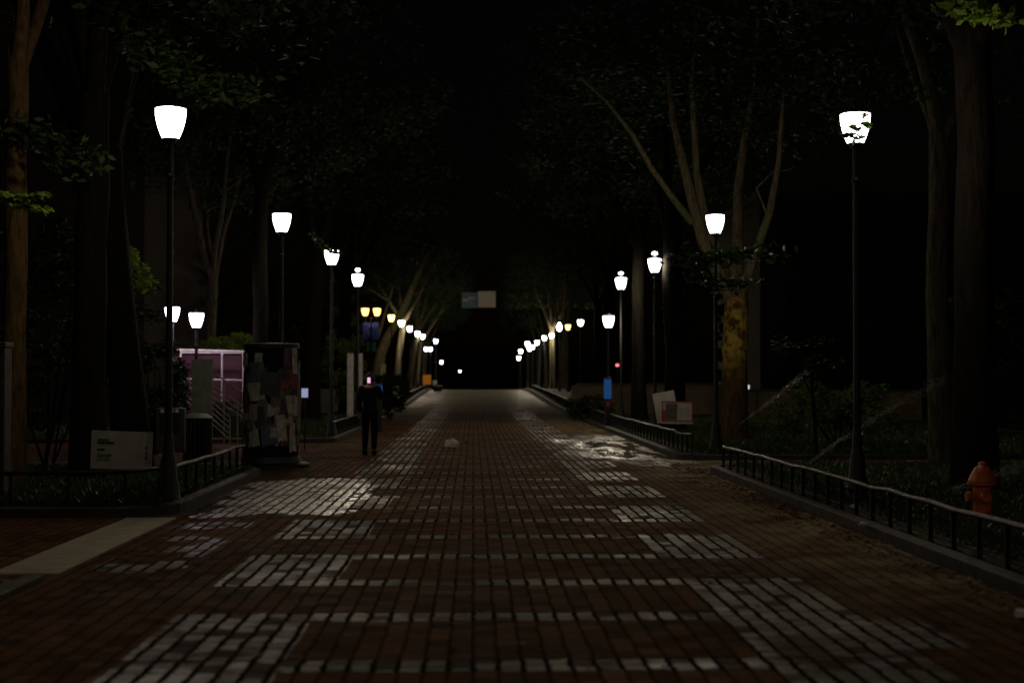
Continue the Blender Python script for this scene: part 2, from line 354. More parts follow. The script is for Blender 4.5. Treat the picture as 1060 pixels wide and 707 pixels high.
def bed(poly, name='planting_bed', h=.11, kw=.14, mat='soil'):
    """kerb ring plus soil sheet"""
    k = MB(); n = len(poly); P = [Vector(p).to_2d() if len(p) == 2 else Vector(p[:2]) for p in poly]
    cx = sum((p for p in P), Vector((0, 0))) / n; inner = []
    for i, p in enumerate(P):
        a = (p - P[i-1]).normalized(); c = (P[(i+1) % n] - p).normalized()
        na = Vector((-a.y, a.x)); nc = Vector((-c.y, c.x)); m = (na + nc).normalized(); m = m * (kw / max(.4, m.dot(na)))
        inner.append(p + m)
    for i in range(n):
        j = (i+1) % n; steps = max(1, int((P[j]-P[i]).length / 4))
        for q in range(steps):
            t0, t1 = q/steps, (q+1)/steps
            a, c = P[i].lerp(P[j], t0), P[i].lerp(P[j], t1); ai, ci = inner[i].lerp(inner[j], t0), inner[i].lerp(inner[j], t1)
            za, zc = gz(a.y), gz(c.y)
            vs = [(*a, za-.05), (*c, zc-.05), (*ci, zc-.05), (*ai, za-.05), (*a, za+h-.015), (*c, zc+h-.015), (*ci, zc+h), (*ai, za+h)]
            # rounded front edge
            a2 = a.lerp(ai, .15); c2 = c.lerp(ci, .15); vs += [(*a2, za+h), (*c2, zc+h)]
            k.add(vs, [(0,1,5,4), (4,5,9,8), (8,9,6,7), (2,3,7,6)])
    o = k.build('kerb', M['kerb']); tag(o, kind='structure')
    # soil as grid clipped to bounding (convex poly fan, subdivided along y)
    xs0, xs1 = min(p.x for p in inner), max(p.x for p in inner); ys0, ys1 = min(p.y for p in inner), max(p.y for p in inner)
    s = MB(); vs = [(*p, gz(p.y) + h - .02) for p in inner]; s.add(vs, [tuple(range(n))]); 
    bm = bmesh.new(); me = bpy.data.meshes.new(name); me.from_pydata(s.v, [], s.f); bm.from_mesh(me)
    for y in frange(ys0, ys1, 3)[1:-1]:
        bmesh.ops.bisect_plane(bm, geom=bm.verts[:]+bm.edges[:]+bm.faces[:], plane_co=(0, y, 0), plane_no=(0, 1, 0))
    for v in bm.verts: v.co.z = gz(v.co.y) + h - .02
    bm.to_mesh(me); bm.free(); me.materials.append(M[mat]); o = bpy.data.objects.new(name, me); COL.objects.link(o); tag(o, kind='structure')
def arc(cx, cy, r, a0, a1, n=6): return [(cx + r*math.cos(R(a0+(a1-a0)*i/n)), cy + r*math.sin(R(a0+(a1-a0)*i/n))) for i in range(n+1)]
# counter clockwise outlines
bed([(-14, 17.05)] + arc(-4.5, 17.95, .9, -90, 0) + [(-3.6, 24.2)] + arc(-4.4, 24.2, .8, 0, 90)[1:] + [(-14, 25.0)], mat='lawn')
bed(arc(4.95, 6, .8, 180, 270) + [(16, 5.2), (16, 25.6)] + arc(4.95, 24.8, .8, 90, 180), mat='lawn')
bed(arc(4.95, 29.2, .8, 180, 270) + [(16, 28.4), (16, 58.2)] + arc(4.95, 57.4, .8, 90, 180), mat='lawn')
bed([(-14, 36.4)] + arc(-4.1, 37.0, .6, -90, 0) + [(-3.5, 58)] + [(-14, 58)], mat='lawn')
bed([(-14, 61.5)] + [(-3.6, 61.5)] + [(-3.9, 140)] + [(-14, 140)], mat='lawn')
bed([(4.3, 61.5), (16, 61.5), (16, 140), (4.6, 140)], mat='lawn')
# manhole cover
mh = empty('manhole_cover', (-4.12, 11.4, .004), label='dark round iron cover at the end of the pale slab strip', cat='manhole cover')
b = MB(); b.lathe([(.46, 0), (.46, .012), (.43, .014)], 32); b.build('frame', M['kerb'], mh)
b = MB(); b.lathe([(.425, 0), (.425, .012), (.2, .014), (0, .014)], 32)
for i in range(-5, 6):
    w = math.sqrt(max(0, .38**2 - (i*.07)**2)); b.box((-w, i*.07-.012, .0145), (w, i*.07+.012, .02))
b.build('lid', M['iron'], mh)

# ---------------------------------------------------------------- lamps
def lamp_meshes():
    d = {}
    p = MB(); p.lathe([(.20, 0), (.20, .08), (.165, .11), (.15, .30), (.12, .38), (.10, .62), (.078, .7), (.07, .95), (.05, 1.02), (.046, 1.1)], 16)
    d['base'] = p
    return d
def make_lamp(H, glow, label, group='lamps along the walk', power=100, heads=1, dome=False, lens_color=(1, .82, .54)):
    r = empty('street_lamp', (0, 0, 0), label=label, cat='street lamp', group=group)
    b = MB(); b.lathe([(.19, 0), (.19, .08), (.155, .12), (.14, .32), (.11, .4), (.095, .62), (.07, .7), (.062, .9), (.05, .96)], 16); smooth_sharp(b.build('base', M['iron'], r))
    q = .87; zt = H - .105 - .515*q
    b = MB(); b.tube([(0, 0, .94), (0, 0, 2.5), (0, 0, zt)], [.047, .042, .036], 12)
    b.lathe([(.036, zt-.45), (.055, zt-.43), (.055, zt-.40), (.036, zt-.38)], 12)
    offs = [(0, 0)]
    if heads == 2:
        offs = [(-.3, 0), (.3, 0)]; b.tube([(-.3, 0, zt+.02), (-.28, 0, zt-.2), (0, 0, zt-.3), (.28, 0, zt-.2), (.3, 0, zt+.02)], .028, 8)
    smooth_sharp(b.build('pole', M['iron'], r))
    for ox, oy in offs:
        b = MB(); b.lathe([(.04, zt), (.065, zt+.03), (.09, zt+.058), (.106, zt+.072)], 20, (ox, oy, 0)); smooth_sharp(b.build('collar', M['iron'], r))
        b = MB(); b.lathe([(r_*q, zt+z_*q) for r_, z_ in ((.12, .086), (.165, .19), (.2, .31), (.219, .42), (.222, .515))], 24, (ox, oy, 0)); smooth_sharp(b.build('globe', M[glow], r), 60)
        b = MB(); b.lathe([(r_*q, zt+z_*q) for r_, z_ in ((.232, .518), (.236, .532), (.215, .55), (.15, .575), (.07, .6), (.02, .615), (.025, .64), (0, .655))], 24, (ox, oy, 0)); smooth_sharp(b.build('cap', M['iron'], r), 60)
        if dome:
            b = MB(); b.lathe([(r_, zt+.57+z_) for r_, z_ in ((.03, .0), (.07, .012), (.085, .04), (.07, .075), (.03, .095), (0, .10))], 16, (ox, oy, 0)); smooth_sharp(b.build('finial', M[glow], r), 70)
        ld = bpy.data.lights.new('lamp_light', 'POINT'); ld.energy = power / len(offs); ld.color = lens_color; ld.shadow_soft_size = .085
        lo = bpy.data.objects.new('lamp_light', ld); COL.objects.link(lo); lo.parent = r; lo.location = (ox, oy, zt + .27)
    return r
# px, top py, label, options.  Depth follows from the height of the lamp head above the eye.
LP = 92
WH = (1, .93, .80)
def place_lamp(px, py, label, H=5.2, glow='white_glow', D=None, **kw):
    if D is None:
        D = 20
        for _ in range(20): D = (H + gz(D) - .1 - EYE) * FPX / (391 - py)
    r = make_lamp(H, glow, label, **kw); r.location = (gx(px, D), D, gz(D) - .02); return r
G1 = 'lamps along the left side'; G2 = 'lamps along the right side'
place_lamp(175, 112, 'nearest left lamp post, big white head, at the corner of the left bed', group=G1, power=LP)
place_lamp(291, 221, 'black lamp post with white head rising behind the poster kiosk', group=G1, power=LP)
place_lamp(343, 259, 'left lamp post with white head, between the kiosk and the person', group=G1, power=LP*.7)
place_lamp(370, 284, 'left lamp post with a white head under a glowing round finial', group=G1, power=LP, dome=True)
place_lamp(384, 319, 'twin headed lamp post with amber heads above a blue banner', H=5.2, group=None, glow='amber_glow', power=LP*.6, heads=2, lens_color=(1, .6, .25))
place_lamp(405, 326, 'pale yellow lamp right of the blue banner lamp, first of the far left row', glow='yellow_glow', group=G1, power=LP, lens_color=(1, .8, .4))
for i, (px, py) in enumerate(((415.5, 332), (424, 338), (432, 343.5), (437.5, 346.5))):
    place_lamp(px, py, ['white lamp next beyond the pale yellow lamp in the far left row', 'white lamp second beyond the pale yellow lamp on the left', 'white lamp third beyond the pale yellow lamp on the left', 'white lamp fourth beyond the pale yellow lamp on the left'][i], glow='far_glow', group=G1, power=LP*2)
for i, (px, py) in enumerate(((441, 353), (445.5, 353), (451, 350.5))):
    place_lamp(px, py, ['bluish lamp leading the tight cluster at the far left row', 'bluish lamp in the middle of the tight cluster at the far left row', 'bluish lamp last of the tight cluster at the far left row'][i], group=G1, glow='cool_glow', power=LP*1.2)
place_lamp(457, 369, 'tiny white lamp low beyond the crest, right of the far left cluster', group=G1, power=LP, D=190, H=4.9)
place_lamp(476, 380, 'tiny lone lamp at the far end of the walk, nearest its vanishing point', group=G1, power=LP, D=300, H=6.6)
place_lamp(887, 114, 'tall black lamp post with leaf dappled white head, nearest on the right', group=G2, power=LP)
place_lamp(741, 221, 'black lamp post with white head before the forked pale tree on the right', group=G2, power=LP)
place_lamp(678, 267, 'right lamp post with white head and small lit finial above the red bordered sign', group=G2, power=LP, dome=True)
place_lamp(643, 287, 'right lamp post with white head under a small separate glowing finial', group=G2, power=LP, dome=True)
place_lamp(630, 323, 'shorter lamp post with white head carrying a blue panel low on its pole', H=3.85, D=48, group=G2, power=LP*1.2)
place_lamp(601, 331, 'small lamp standing alone right of the yellow lamp on the right', group=G2, power=LP*.5)
place_lamp(588, 336, 'yellow lamp post beside the forked tree on the right', glow='yellow_glow', group=G2, power=LP, lens_color=(1, .8, .4))
RL = [(579, 337, 'white lamp with a lit finial just left of the yellow lamp on the right'), (571, 345.5, 'smaller white lamp next past the finial lamp in the right row'),
      (563.5, 348, 'large glowing white lamp third left of the yellow lamp'), (556, 351.5, 'white lamp fourth left of the yellow lamp'), (551, 356.5, 'right hand lamp of the merged trio in the far right row'),
      (548, 358, 'left hand lower lamp of the merged trio in the far right row'), (546, 353, 'topmost lamp of the merged trio in the far right row'),
      (539, 361, 'round white lamp second from the far end of the right row'), (537, 368, 'lowest and farthest white lamp of the right row')]
for i, (px, py, lb) in enumerate(RL): place_lamp(px, py, lb, glow='far_glow', group=G2, power=LP*2, D=(None if i < 3 else (0, 0, 0, 134, 142, 148, 138, 152, 168)[i]), H=(5.2 if i < 3 else EYE + (391-py)/FPX*(134, 142, 148, 138, 152, 168)[i-3] - gz((134, 142, 148, 138, 152, 168)[i-3])), dome=(i == 0))
# lamps of the stair court on the left
place_lamp(203, 320, 'short white lamp above the pink railing of the stair on the left', H=3.5, D=38.4, glow='violet_glow', group='lamps at the stair', power=LP*.5, lens_color=(1, .72, .9))
place_lamp(178, 313, 'white lamp half hidden by the nearest left lamp post, at the stair', H=3.65, D=38.2, glow='violet_glow', group='lamps at the stair', power=LP*.3, lens_color=(1, .72, .9))
# two unseen lamp posts added beside the viewer to light the foreground
r = make_lamp(5.2, 'white_glow', 'unseen black lamp post added on the left beside the viewer, lights the foreground', group=G1); r.location = (-4.2, 3.0, 0)
r = make_lamp(5.2, 'white_glow', 'unseen black lamp post added on the right beside the viewer, lights the foreground', group=G2); r.location = (4.9, 2.5, 0)
# ---------------------------------------------------------------- trees
def leaf_cloud(centers, per, rad, size, squash=.55, seed=0):
    """many small folded leaves scattered in clumps"""
    g = np.random.default_rng(seed); C = np.repeat(np.array(centers, float), per, axis=0); n = len(C)
    d = g.normal(size=(n, 3)); d /= np.linalg.norm(d, axis=1)[:, None]; rr = rad * g.random((n, 1)) ** .5; d[:, 2] *= squash
    P = C + d * rr
    a = g.normal(size=(n, 3)); a[:, 2] *= .45; a /= np.linalg.norm(a, axis=1)[:, None]
    b = np.cross(a, g.normal(size=(n, 3))); b /= np.linalg.norm(b, axis=1)[:, None]
    s = size * g.uniform(.6, 1.3, (n, 1)); c = np.cross(a, b)
    V = np.stack([P - a*s, P + b*s*.42 - a*s*.15 + c*s*.12, P + a*s, P - b*s*.42 - a*s*.15 + c*s*.12], 1).reshape(-1, 3)
    return V, n
def leaf_obj(name, V, n, mat, parent=None):
    me = bpy.data.meshes.new(name); me.vertices.add(len(V)); me.vertices.foreach_set('co', V.ravel().astype(np.float32))
    me.loops.add(4*n); me.loops.foreach_set('vertex_index', np.arange(4*n, dtype=np.int32)); me.polygons.add(n)
    me.polygons.foreach_set('loop_start', np.arange(0, 4*n, 4, dtype=np.int32)); me.materials.append(mat); me.update(calc_edges=True); me.validate()
    o = bpy.data.objects.new(name, me); COL.objects.link(o)
    if parent: o.parent = parent
    return o
def limb_path(p, q, n=7, wig=.12, sag=0):
    p, q = Vector(p), Vector(q); L = (q-p).length; out = []
    o = Vector((0, 0, 0))
    for i in range(n):
        t = i/(n-1)
        if 0 < i: o += Vector((random.uniform(-1, 1), random.uniform(-1, 1), random.uniform(-.4, .4))) * wig * L / n
        out.append(p.lerp(q, t) + o + Vector((0, 0, sag * math.sin(math.pi*t))))
    return out
CROWNS = []
for k in range(5):
    g = random.Random(50 + k); cs = []
    for i in range(150):
        a = g.uniform(0, 6.283); rr = 4.6 * g.random() ** .5; z = g.uniform(-2.2, 3.4) * math.sqrt(max(0.05, 1 - (rr/5.2)**2)) + (g.uniform(-.6, .2) if rr > 3.4 else 0)
        cs.append((rr*math.cos(a), rr*math.sin(a), z))
    V, n = leaf_cloud(cs, 60, .75, .105, .6, 90 + k); CROWNS.append((V, n))
CROWN_ME = [None]*5
def tree(name, x, y, r, label, mat='bark', fork=4.5, H=12, lean=(0, 0), limbs=None, crown=True, crown_z=9.5, crown_s=1.0, seed=None, group='trees lining the walk', cat='tree'):
    if seed is not None: random.seed(seed)
    z = gz(y); root = empty(name, (x, y, z), label=label, cat=cat, group=group)
    b = MB(); top = Vector((lean[0], lean[1], fork))
    tp = limb_path((0, 0, -.1), top, 9, .06); rad = [r*1.0]*9
    rad = [r * (1.45 if i == 0 else 1.12 if i == 1 else 1.0 - .12*(i/8)) for i in range(9)]
    # root flare
    tp.insert(1, tp[0].lerp(tp[1], .35)); rad.insert(1, r*1.2)
    b.tube(tp, rad, 14, jit=.05)
    ends = []
    if limbs is None:
        n = random.randint(3, 5); a0 = random.uniform(0, 6.28)
        limbs = []
        for i in range(n):
            a = a0 + i*6.283/n + random.uniform(-.4, .4); q = random.uniform(1.6, 3.6)
            limbs.append((math.cos(a)*q + lean[0], math.sin(a)*q + lean[1], H - random.uniform(0, 2.5)))
    for q in limbs:
        rr = r*random.uniform(.5, .68) if len(q) < 4 else q[3]
        st = tp[-1] - Vector((0, 0, random.uniform(.05, .5)))
        lp = limb_path(st, q[:3], 9, .10); lr = [rr*(1-.72*i/8) for i in range(9)]; b.tube(lp, lr, 9, jit=.05); ends.append(lp)
        for _ in range(4):
            i = random.randint(3, 7); s0 = lp[i]; e = s0 + Vector((random.uniform(-2, 2), random.uniform(-2, 2), random.uniform(.3, 1.8)))
            b.tube(limb_path(s0, e, 6, .15), [lr[i]*.5*(1-.8*j/5) for j in range(6)], 6)
    smooth_sharp(b.build('trunk', M[mat], root), 60)
    if crown:
        k = random.randrange(5)
        if CROWN_ME[k] is None:
            c = leaf_obj('crown', *CROWNS[k], M['leaf'], root); CROWN_ME[k] = c.data
        else:
            c = bpy.data.objects.new('crown', CROWN_ME[k]); COL.objects.link(c); c.parent = root
        c.location = (lean[0]*1.6, lean[1]*1.6, crown_z); c.rotation_euler = (0, 0, random.uniform(0, 6.28)); c.scale = (crown_s, crown_s, crown_s*random.uniform(.85, 1.1))
    return root
def twig(root, pts, n, rad, size, mat='leaf', seed=1, stem=True):
    """a leafy branch in world coordinates hung on a tree"""
    o = root.location; P = [Vector(p) - o for p in pts]
    b = MB(); b.tube(P, [.03*(1-.8*i/(len(P)-1)) for i in range(len(P))], 6); br = b.build('branch', M['bark_dark'], root)
    cs = []
    for i in range(len(P)-1):
        for t_ in (0.1, .4, .7, 1): cs.append(P[i].lerp(P[i+1], t_))
    V, k = leaf_cloud([tuple(c) for c in cs], n, rad, size, .5, seed); leaf_obj('leaves', V, k, M[mat], br)
T = {}
T['A'] = tree('shade_tree', gx(14, 21), 21, .17, 'slim tree with warm brown lit bark at the left edge of the picture', 'bark_brown', 6.5, 13, (.1, 0), seed=11)
T['B'] = tree('shade_tree', gx(92, 21.8), 21.8, .26, 'thick dark tree behind the white yard sign on the left', 'bark_dark', 6, 13, (.1, .1), seed=12)
T['C'] = tree('shade_tree', gx(140, 24), 24, .3, 'thick black tree just left of the nearest left lamp post', 'bark_dark', 5.5, 13, (-.5, .2), seed=13)
T['D'] = tree('shade_tree', gx(266, 39), 39, .22, 'dark straight tree behind the kiosk, left of its lamp post', 'bark_dark', 7, 13, (.1, 0), seed=14)
T['E'] = tree('shade_tree', gx(211, 46), 46, .2, 'bluish lit slender tree behind the stair lamps', 'bark', 5, 12, (.2, 0), seed=15)
T['F'] = tree('shade_tree', gx(322, 52), 52, .3, 'dark tree behind the left bed between second and third lamps', 'bark_dark', 6, 13, (.2, 0), seed=16)
T['G'] = tree('shade_tree', gx(1008, 19.5), 19.5, .28, 'massive black tree beside the orange hydrant on the right', 'bark_dark', 6.5, 13, (.1, .1), seed=17)
T['H'] = tree('shade_tree', gx(975, 27), 27, .22, 'faintly lit straight tree just left of the massive black tree', 'bark', 6.5, 13, (0, 0), seed=18)
D = 34.5
def rel(px, py, base, D2): v = at(px, py, D2) - base; return tuple(v)
bI = Vector((gx(758, D), D, 0))
T['I'] = tree('forked_tree', bI.x, D, .33, 'big forked tree with pale limbs and yellow lit trunk behind the second right lamp', 'bark_yellow_lit', 3.6, 12, (.15, 0), seed=19, limbs=[])
def pale_limb(root, pts, rad, mat='bark_limb'):
    o = root.location; b = MB(); P = [Vector(p) - o for p in pts]
    b.tube(P, [rad*(1-.7*i/(len(P)-1)) for i in range(len(P))], 10, jit=.04); smooth_sharp(b.build('limb', M[mat], root), 60)
pale_limb(T['I'], [at(768, 330, D), at(748, 290, D), at(728, 250, D), at(716, 205, D), at(706, 165, D), at(697, 125, D+.5), at(690, 60, D+1)], .2)
pale_limb(T['I'], [at(757, 310, D+.2), at(742, 260, D+.2), at(729, 222, D+.2), at(721, 180, D+.2), at(719, 140, D), at(716, 90, D), at(722, 10, D)], .15)
pale_limb(T['I'], [at(762, 310, D+.5), at(764, 260, D+1), at(764, 200, D+1.4), at(770, 150, D+1.4), at(781, 90, D+1.4), at(786, 10, D+1)], .17)
pale_limb(T['I'], [at(762, 325, D+.3), at(776, 280, D), at(797, 220, D-.3), at(806, 170, D-.6), at(812, 90, D-.8)], .15)
pale_limb(T['I'], [at(716, 230, D-.1), at(697, 206, D-.6), at(675, 175, D-1.2), at(655, 140, D-1.8), at(628, 105, D-2.4), at(600, 80, D-3)], .09)
pale_limb(T['I'], [at(795, 225, D-.3), at(783, 195, D-.3), at(800, 178, D-.4), at(817, 176, D-.5), at(822, 172, D-.6)], .03)
twig(T['I'], [at(700, 262, 27.5), at(730, 272, 27.5), at(760, 262, 27.8), at(800, 262, 28)], 26, .5, .09, seed=5)
twig(T['I'], [at(722, 284, 27.6), at(748, 298, 27.5), at(775, 290, 27.8)], 18, .35, .08, seed=6)
twig(T['D'], [at(322, 240, 37.6), at(335, 255, 37.6), at(343, 261, 37.5), at(350, 262, 37.6)], 12, .13, .06, seed=31)
T['M'] = tree('shade_tree', gx(697, 41), 41, .3, 'stout dark tree directly behind the red bordered sign', 'bark_dark', 6, 13, (-.1, 0), seed=20)
T['N'] = tree('shade_tree', gx(662, 50), 50, .26, 'dark brown tree between third and fourth right lamps', 'bark_dark', 6.5, 13, (0, 0), seed=21)
bJ = Vector((gx(584, 120), 120, gz(120)))
T['J'] = tree('forked_tree', bJ.x, 120, .40, 'tall forked tree with patchy lit bark beside the yellow lamp on the right', 'bark', 4.2, 13, (-.02, 0), seed=22, limbs=[(-.5, -.2, 14, .2), (.6, .2, 14, .2), (-3, 0, 14, .12)])
pale_limb(T['J'], [at(583, 330, 119.3), at(585, 300, 119.3), at(583, 265, 119.3), at(581, 230, 119.3), at(577, 190, 119.3)], .13)
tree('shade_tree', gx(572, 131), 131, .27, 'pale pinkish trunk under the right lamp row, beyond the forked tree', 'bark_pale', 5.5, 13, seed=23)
tree('shade_tree', gx(618, 92), 92, .24, 'dark trunk behind the garden wall near its left end', 'bark_dark', 6, 13, seed=24)
tree('shade_tree', gx(633, 66), 66, .25, 'dark trunk behind the garden wall at its blue lit pole', 'bark_dark', 6, 13, seed=25)
tree('shade_tree', gx(558, 172), 172, .2, 'thin trunk close to the right kerb near the crest', 'bark', 5.5, 13, seed=26)
tree('shade_tree', gx(566, 160), 160, .2, 'thin trunk second from the crest on the right', 'bark', 5.5, 13, seed=27)
tree('shade_tree', gx(553, 186), 186, .22, 'farthest trunk on the right beyond the crest', 'bark', 5.5, 13, seed=28)
# left far row
Fd = 101
bF = Vector((gx(391, Fd), Fd, gz(Fd)))
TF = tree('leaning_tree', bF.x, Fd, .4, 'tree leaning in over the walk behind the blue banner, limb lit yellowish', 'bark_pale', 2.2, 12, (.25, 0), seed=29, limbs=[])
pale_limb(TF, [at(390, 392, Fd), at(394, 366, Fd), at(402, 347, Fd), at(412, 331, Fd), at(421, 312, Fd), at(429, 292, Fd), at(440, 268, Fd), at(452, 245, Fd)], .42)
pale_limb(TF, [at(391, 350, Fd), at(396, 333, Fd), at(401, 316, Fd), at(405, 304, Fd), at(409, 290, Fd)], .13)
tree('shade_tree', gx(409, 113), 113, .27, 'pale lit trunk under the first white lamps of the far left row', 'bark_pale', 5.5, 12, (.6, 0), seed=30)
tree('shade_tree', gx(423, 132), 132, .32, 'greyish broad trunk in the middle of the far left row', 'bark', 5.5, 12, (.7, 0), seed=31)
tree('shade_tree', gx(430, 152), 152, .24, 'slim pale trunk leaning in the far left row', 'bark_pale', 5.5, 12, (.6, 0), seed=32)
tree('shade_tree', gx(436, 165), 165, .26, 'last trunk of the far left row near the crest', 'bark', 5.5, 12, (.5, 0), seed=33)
tree('shade_tree', gx(357, 66), 66, .26, 'dark tree left of the pale twin pylon', 'bark_dark', 6, 12, seed=34)
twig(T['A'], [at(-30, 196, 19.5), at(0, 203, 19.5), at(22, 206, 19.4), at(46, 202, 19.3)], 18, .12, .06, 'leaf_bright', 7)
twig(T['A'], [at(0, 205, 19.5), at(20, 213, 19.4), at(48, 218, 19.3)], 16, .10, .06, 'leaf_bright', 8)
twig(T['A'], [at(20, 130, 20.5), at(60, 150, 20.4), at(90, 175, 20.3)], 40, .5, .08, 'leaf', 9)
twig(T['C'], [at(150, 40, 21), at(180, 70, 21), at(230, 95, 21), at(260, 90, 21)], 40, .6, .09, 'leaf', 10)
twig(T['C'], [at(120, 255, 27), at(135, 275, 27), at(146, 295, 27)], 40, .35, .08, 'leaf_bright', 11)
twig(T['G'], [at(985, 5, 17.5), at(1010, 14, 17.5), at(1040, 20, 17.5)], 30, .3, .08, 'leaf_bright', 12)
# the sprig that dapples the nearest right lamp
l = at(885, 138, 17.85); o_ = T['G'].location
b = MB(); P_ = [l + Vector(v) - o_ for v in ((1.6, 1.2, 3.2), (.7, .6, 1.9), (.25, .1, .9), (.12, 0, .2), (.02, 0, -.05), (-.12, 0, -.05))]; b.tube(P_, [.03, .022, .014, .008, .005, .004], 6); br = b.build('branch', M['bark_dark'], T['G'])
V, n = leaf_cloud([tuple(l - o_ + Vector(v)) for v in ((.1, 0, .1), (.04, 0, -.03), (-.05, 0, -.03), (-.13, 0, -.02), (.0, 0, .06), (.14, 0, .22), (.02, 0, -.1))], 6, .065, .075, .8, 13); leaf_obj('leaves', V, n, M['leaf'], br)
# saplings
sp = tree('sapling', gx(846, 27), 27, .035, 'thin dark sapling in front of the green shrub on the right lawn', 'bark_dark', 1.7, 2.4, (-.15, 0), crown=False, seed=35, limbs=[(-.5, 0, 2.3, .015), (.3, .1, 2.4, .015)], group=None, cat='sapling')
V, n = leaf_cloud([(random.uniform(-.7, .6), random.uniform(-.3, .3), random.uniform(1.7, 2.5)) for _ in range(9)], 30, .25, .06, .6, 3); leaf_obj('crown', V, n, M['leaf'], sp)

def shrub(name, x, y, w, h, label, mat='leaf', z0=0, seed=1, cnt=40, per=60, sz=.07, d=None, group=None):
    root = empty(name, (x, y, gz(y)), label=label, cat='shrub', group=group); g = random.Random(seed); d = d or w
    b = MB()
    for i in range(7):
        e = (g.uniform(-.35, .35)*w, g.uniform(-.35, .35)*d, z0 + h*g.uniform(.5, .85)); b.tube(limb_path((g.uniform(-.1, .1), g.uniform(-.1, .1), 0), e, 5, .1), [.025, .022, .018, .012, .006], 6)
    b.build('stem', M['bark_dark'], root)
    cs = [(g.uniform(-.5, .5)*w, g.uniform(-.5, .5)*d, z0 + h*(.12 + .85*g.random()**.8)) for _ in range(cnt)]
    cs = [(a*math.sqrt(max(.1, 1-((c-z0)/h-.4)**2)), b_, c) for a, b_, c in cs]
    V, n = leaf_cloud(cs, per, .25, sz, .8, seed); leaf_obj('leaves', V, n, M[mat], root); return root
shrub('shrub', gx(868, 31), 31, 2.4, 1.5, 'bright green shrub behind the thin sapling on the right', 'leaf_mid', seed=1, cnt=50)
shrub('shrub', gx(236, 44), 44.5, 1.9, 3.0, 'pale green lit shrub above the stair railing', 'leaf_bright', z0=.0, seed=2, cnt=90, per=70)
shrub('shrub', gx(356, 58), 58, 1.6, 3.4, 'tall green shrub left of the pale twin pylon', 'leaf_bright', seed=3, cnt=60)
shrub('shrub', gx(404, 57), 57, 1.5, 1.7, 'dark rounded shrub right of the person', 'leaf', seed=4, cnt=60, per=90)
shrub('shrub', gx(50, 27), 27, 3.4, 4.6, 'tall dark shrub between the slim brown tree and thick dark tree', 'leaf', seed=5, cnt=110)
shrub('shrub', gx(160, 31), 31, 1.3, 2.4, 'dim green shrub at the foot of the stair railing', 'leaf', seed=6, cnt=50)
shrub('shrub', gx(610, 55), 55, 1.6, .9, 'low grey green shrub in front of the garden wall left end', 'leaf', seed=7, cnt=40)
for i, (px, yy, w, h) in enumerate(((1100, 36, 6, 4), (900, 62, 9, 5), (705, 71, 6, 8), (-60, 40, 8, 6), (150, 62, 9, 7), (290, 75, 9, 7))):
    shrub('hedge_shrub', gx(px, yy), yy, w, h, ['dark mass of shrub at the right edge behind the lawn', 'dark tall shrub far behind the green shrub on the right', 'dark shrub wall behind the stout tree on the right', 'dark shrub at the far left edge', 'dark tall shrub behind the left stair lamps', 'dark tall shrub behind the kiosk lamp'][i], 'leaf', seed=20+i, cnt=220, per=130, sz=.085, d=3, group='dark shrubs beyond the beds')

# ---------------------------------------------------------------- low iron fences
def fence(pts, label, h=.36, sp=.65, z=.09, kink=.012, seed=3):
    g = random.Random(seed); P = [Vector((*p, gz(p[1]) + z)) for p in pts]; root = empty('iron_fence', P[0], label=label, cat='fence', group='low iron fences round the beds')
    o = P[0].copy(); b = MB(); rail = []; segs = []
    tot = sum((P[i+1]-P[i]).length for i in range(len(P)-1)); n = max(2, int(tot/sp))
    def along(s):
        for i in range(len(P)-1):
            L = (P[i+1]-P[i]).length
            if s <= L or i == len(P)-2: return P[i].lerp(P[i+1], min(1, s/L))
            s -= L
    ph = []
    for i in range(n+1):
        p = along(tot*i/n); dz = g.uniform(-kink, kink) + (.0 if i % 4 else .01); ph.append((p-o, h+dz))
        if i < 100:
            q = MB(); q.box((p.x-o.x-.023, p.y-o.y-.013, p.z-o.z-.04), (p.x-o.x+.023, p.y-o.y+.013, p.z-o.z+h+dz-.006)); q.build('post', M['iron'], root)
    r_ = MB(); r_.tube([v + Vector((0, 0, hh+.008)) for v, hh in ph], .026, 8); smooth_sharp(r_.build('rail', M['iron_worn'], root), 70)
    r_ = MB(); r_.tube([v + Vector((0, 0, .06)) for v, hh in ph], .010, 6); r_.build('lower_rail', M['iron'], root)
fence([(4.38, 7), (4.36, 19), (4.34, 24.6)], 'low black iron fence beside the hydrant lawn, nearest on the right', seed=1)
fence([(4.5, 29.2), (4.45, 40), (4.5, 57)], 'low black iron fence past the puddle, in front of the red bordered sign', seed=2)
fence([(4.6, 62), (4.8, 85), (5.0, 120)], 'low iron fence on the right running up to the crest', sp=.9, seed=3)
fence([(-9, 17.35), (-4.5, 17.35), (-4.15, 17.5), (-3.92, 17.9), (-3.88, 19), (-3.88, 24.2)], 'low black iron fence turning the corner of the left bed under the white yard sign', h=.40, seed=4)
fence([(-3.75, 38), (-3.75, 57)], 'low iron fence on the left behind the person', seed=5)
fence([(-3.85, 62), (-4.05, 120)], 'low iron fence on the left running up to the crest', sp=.9, seed=6)

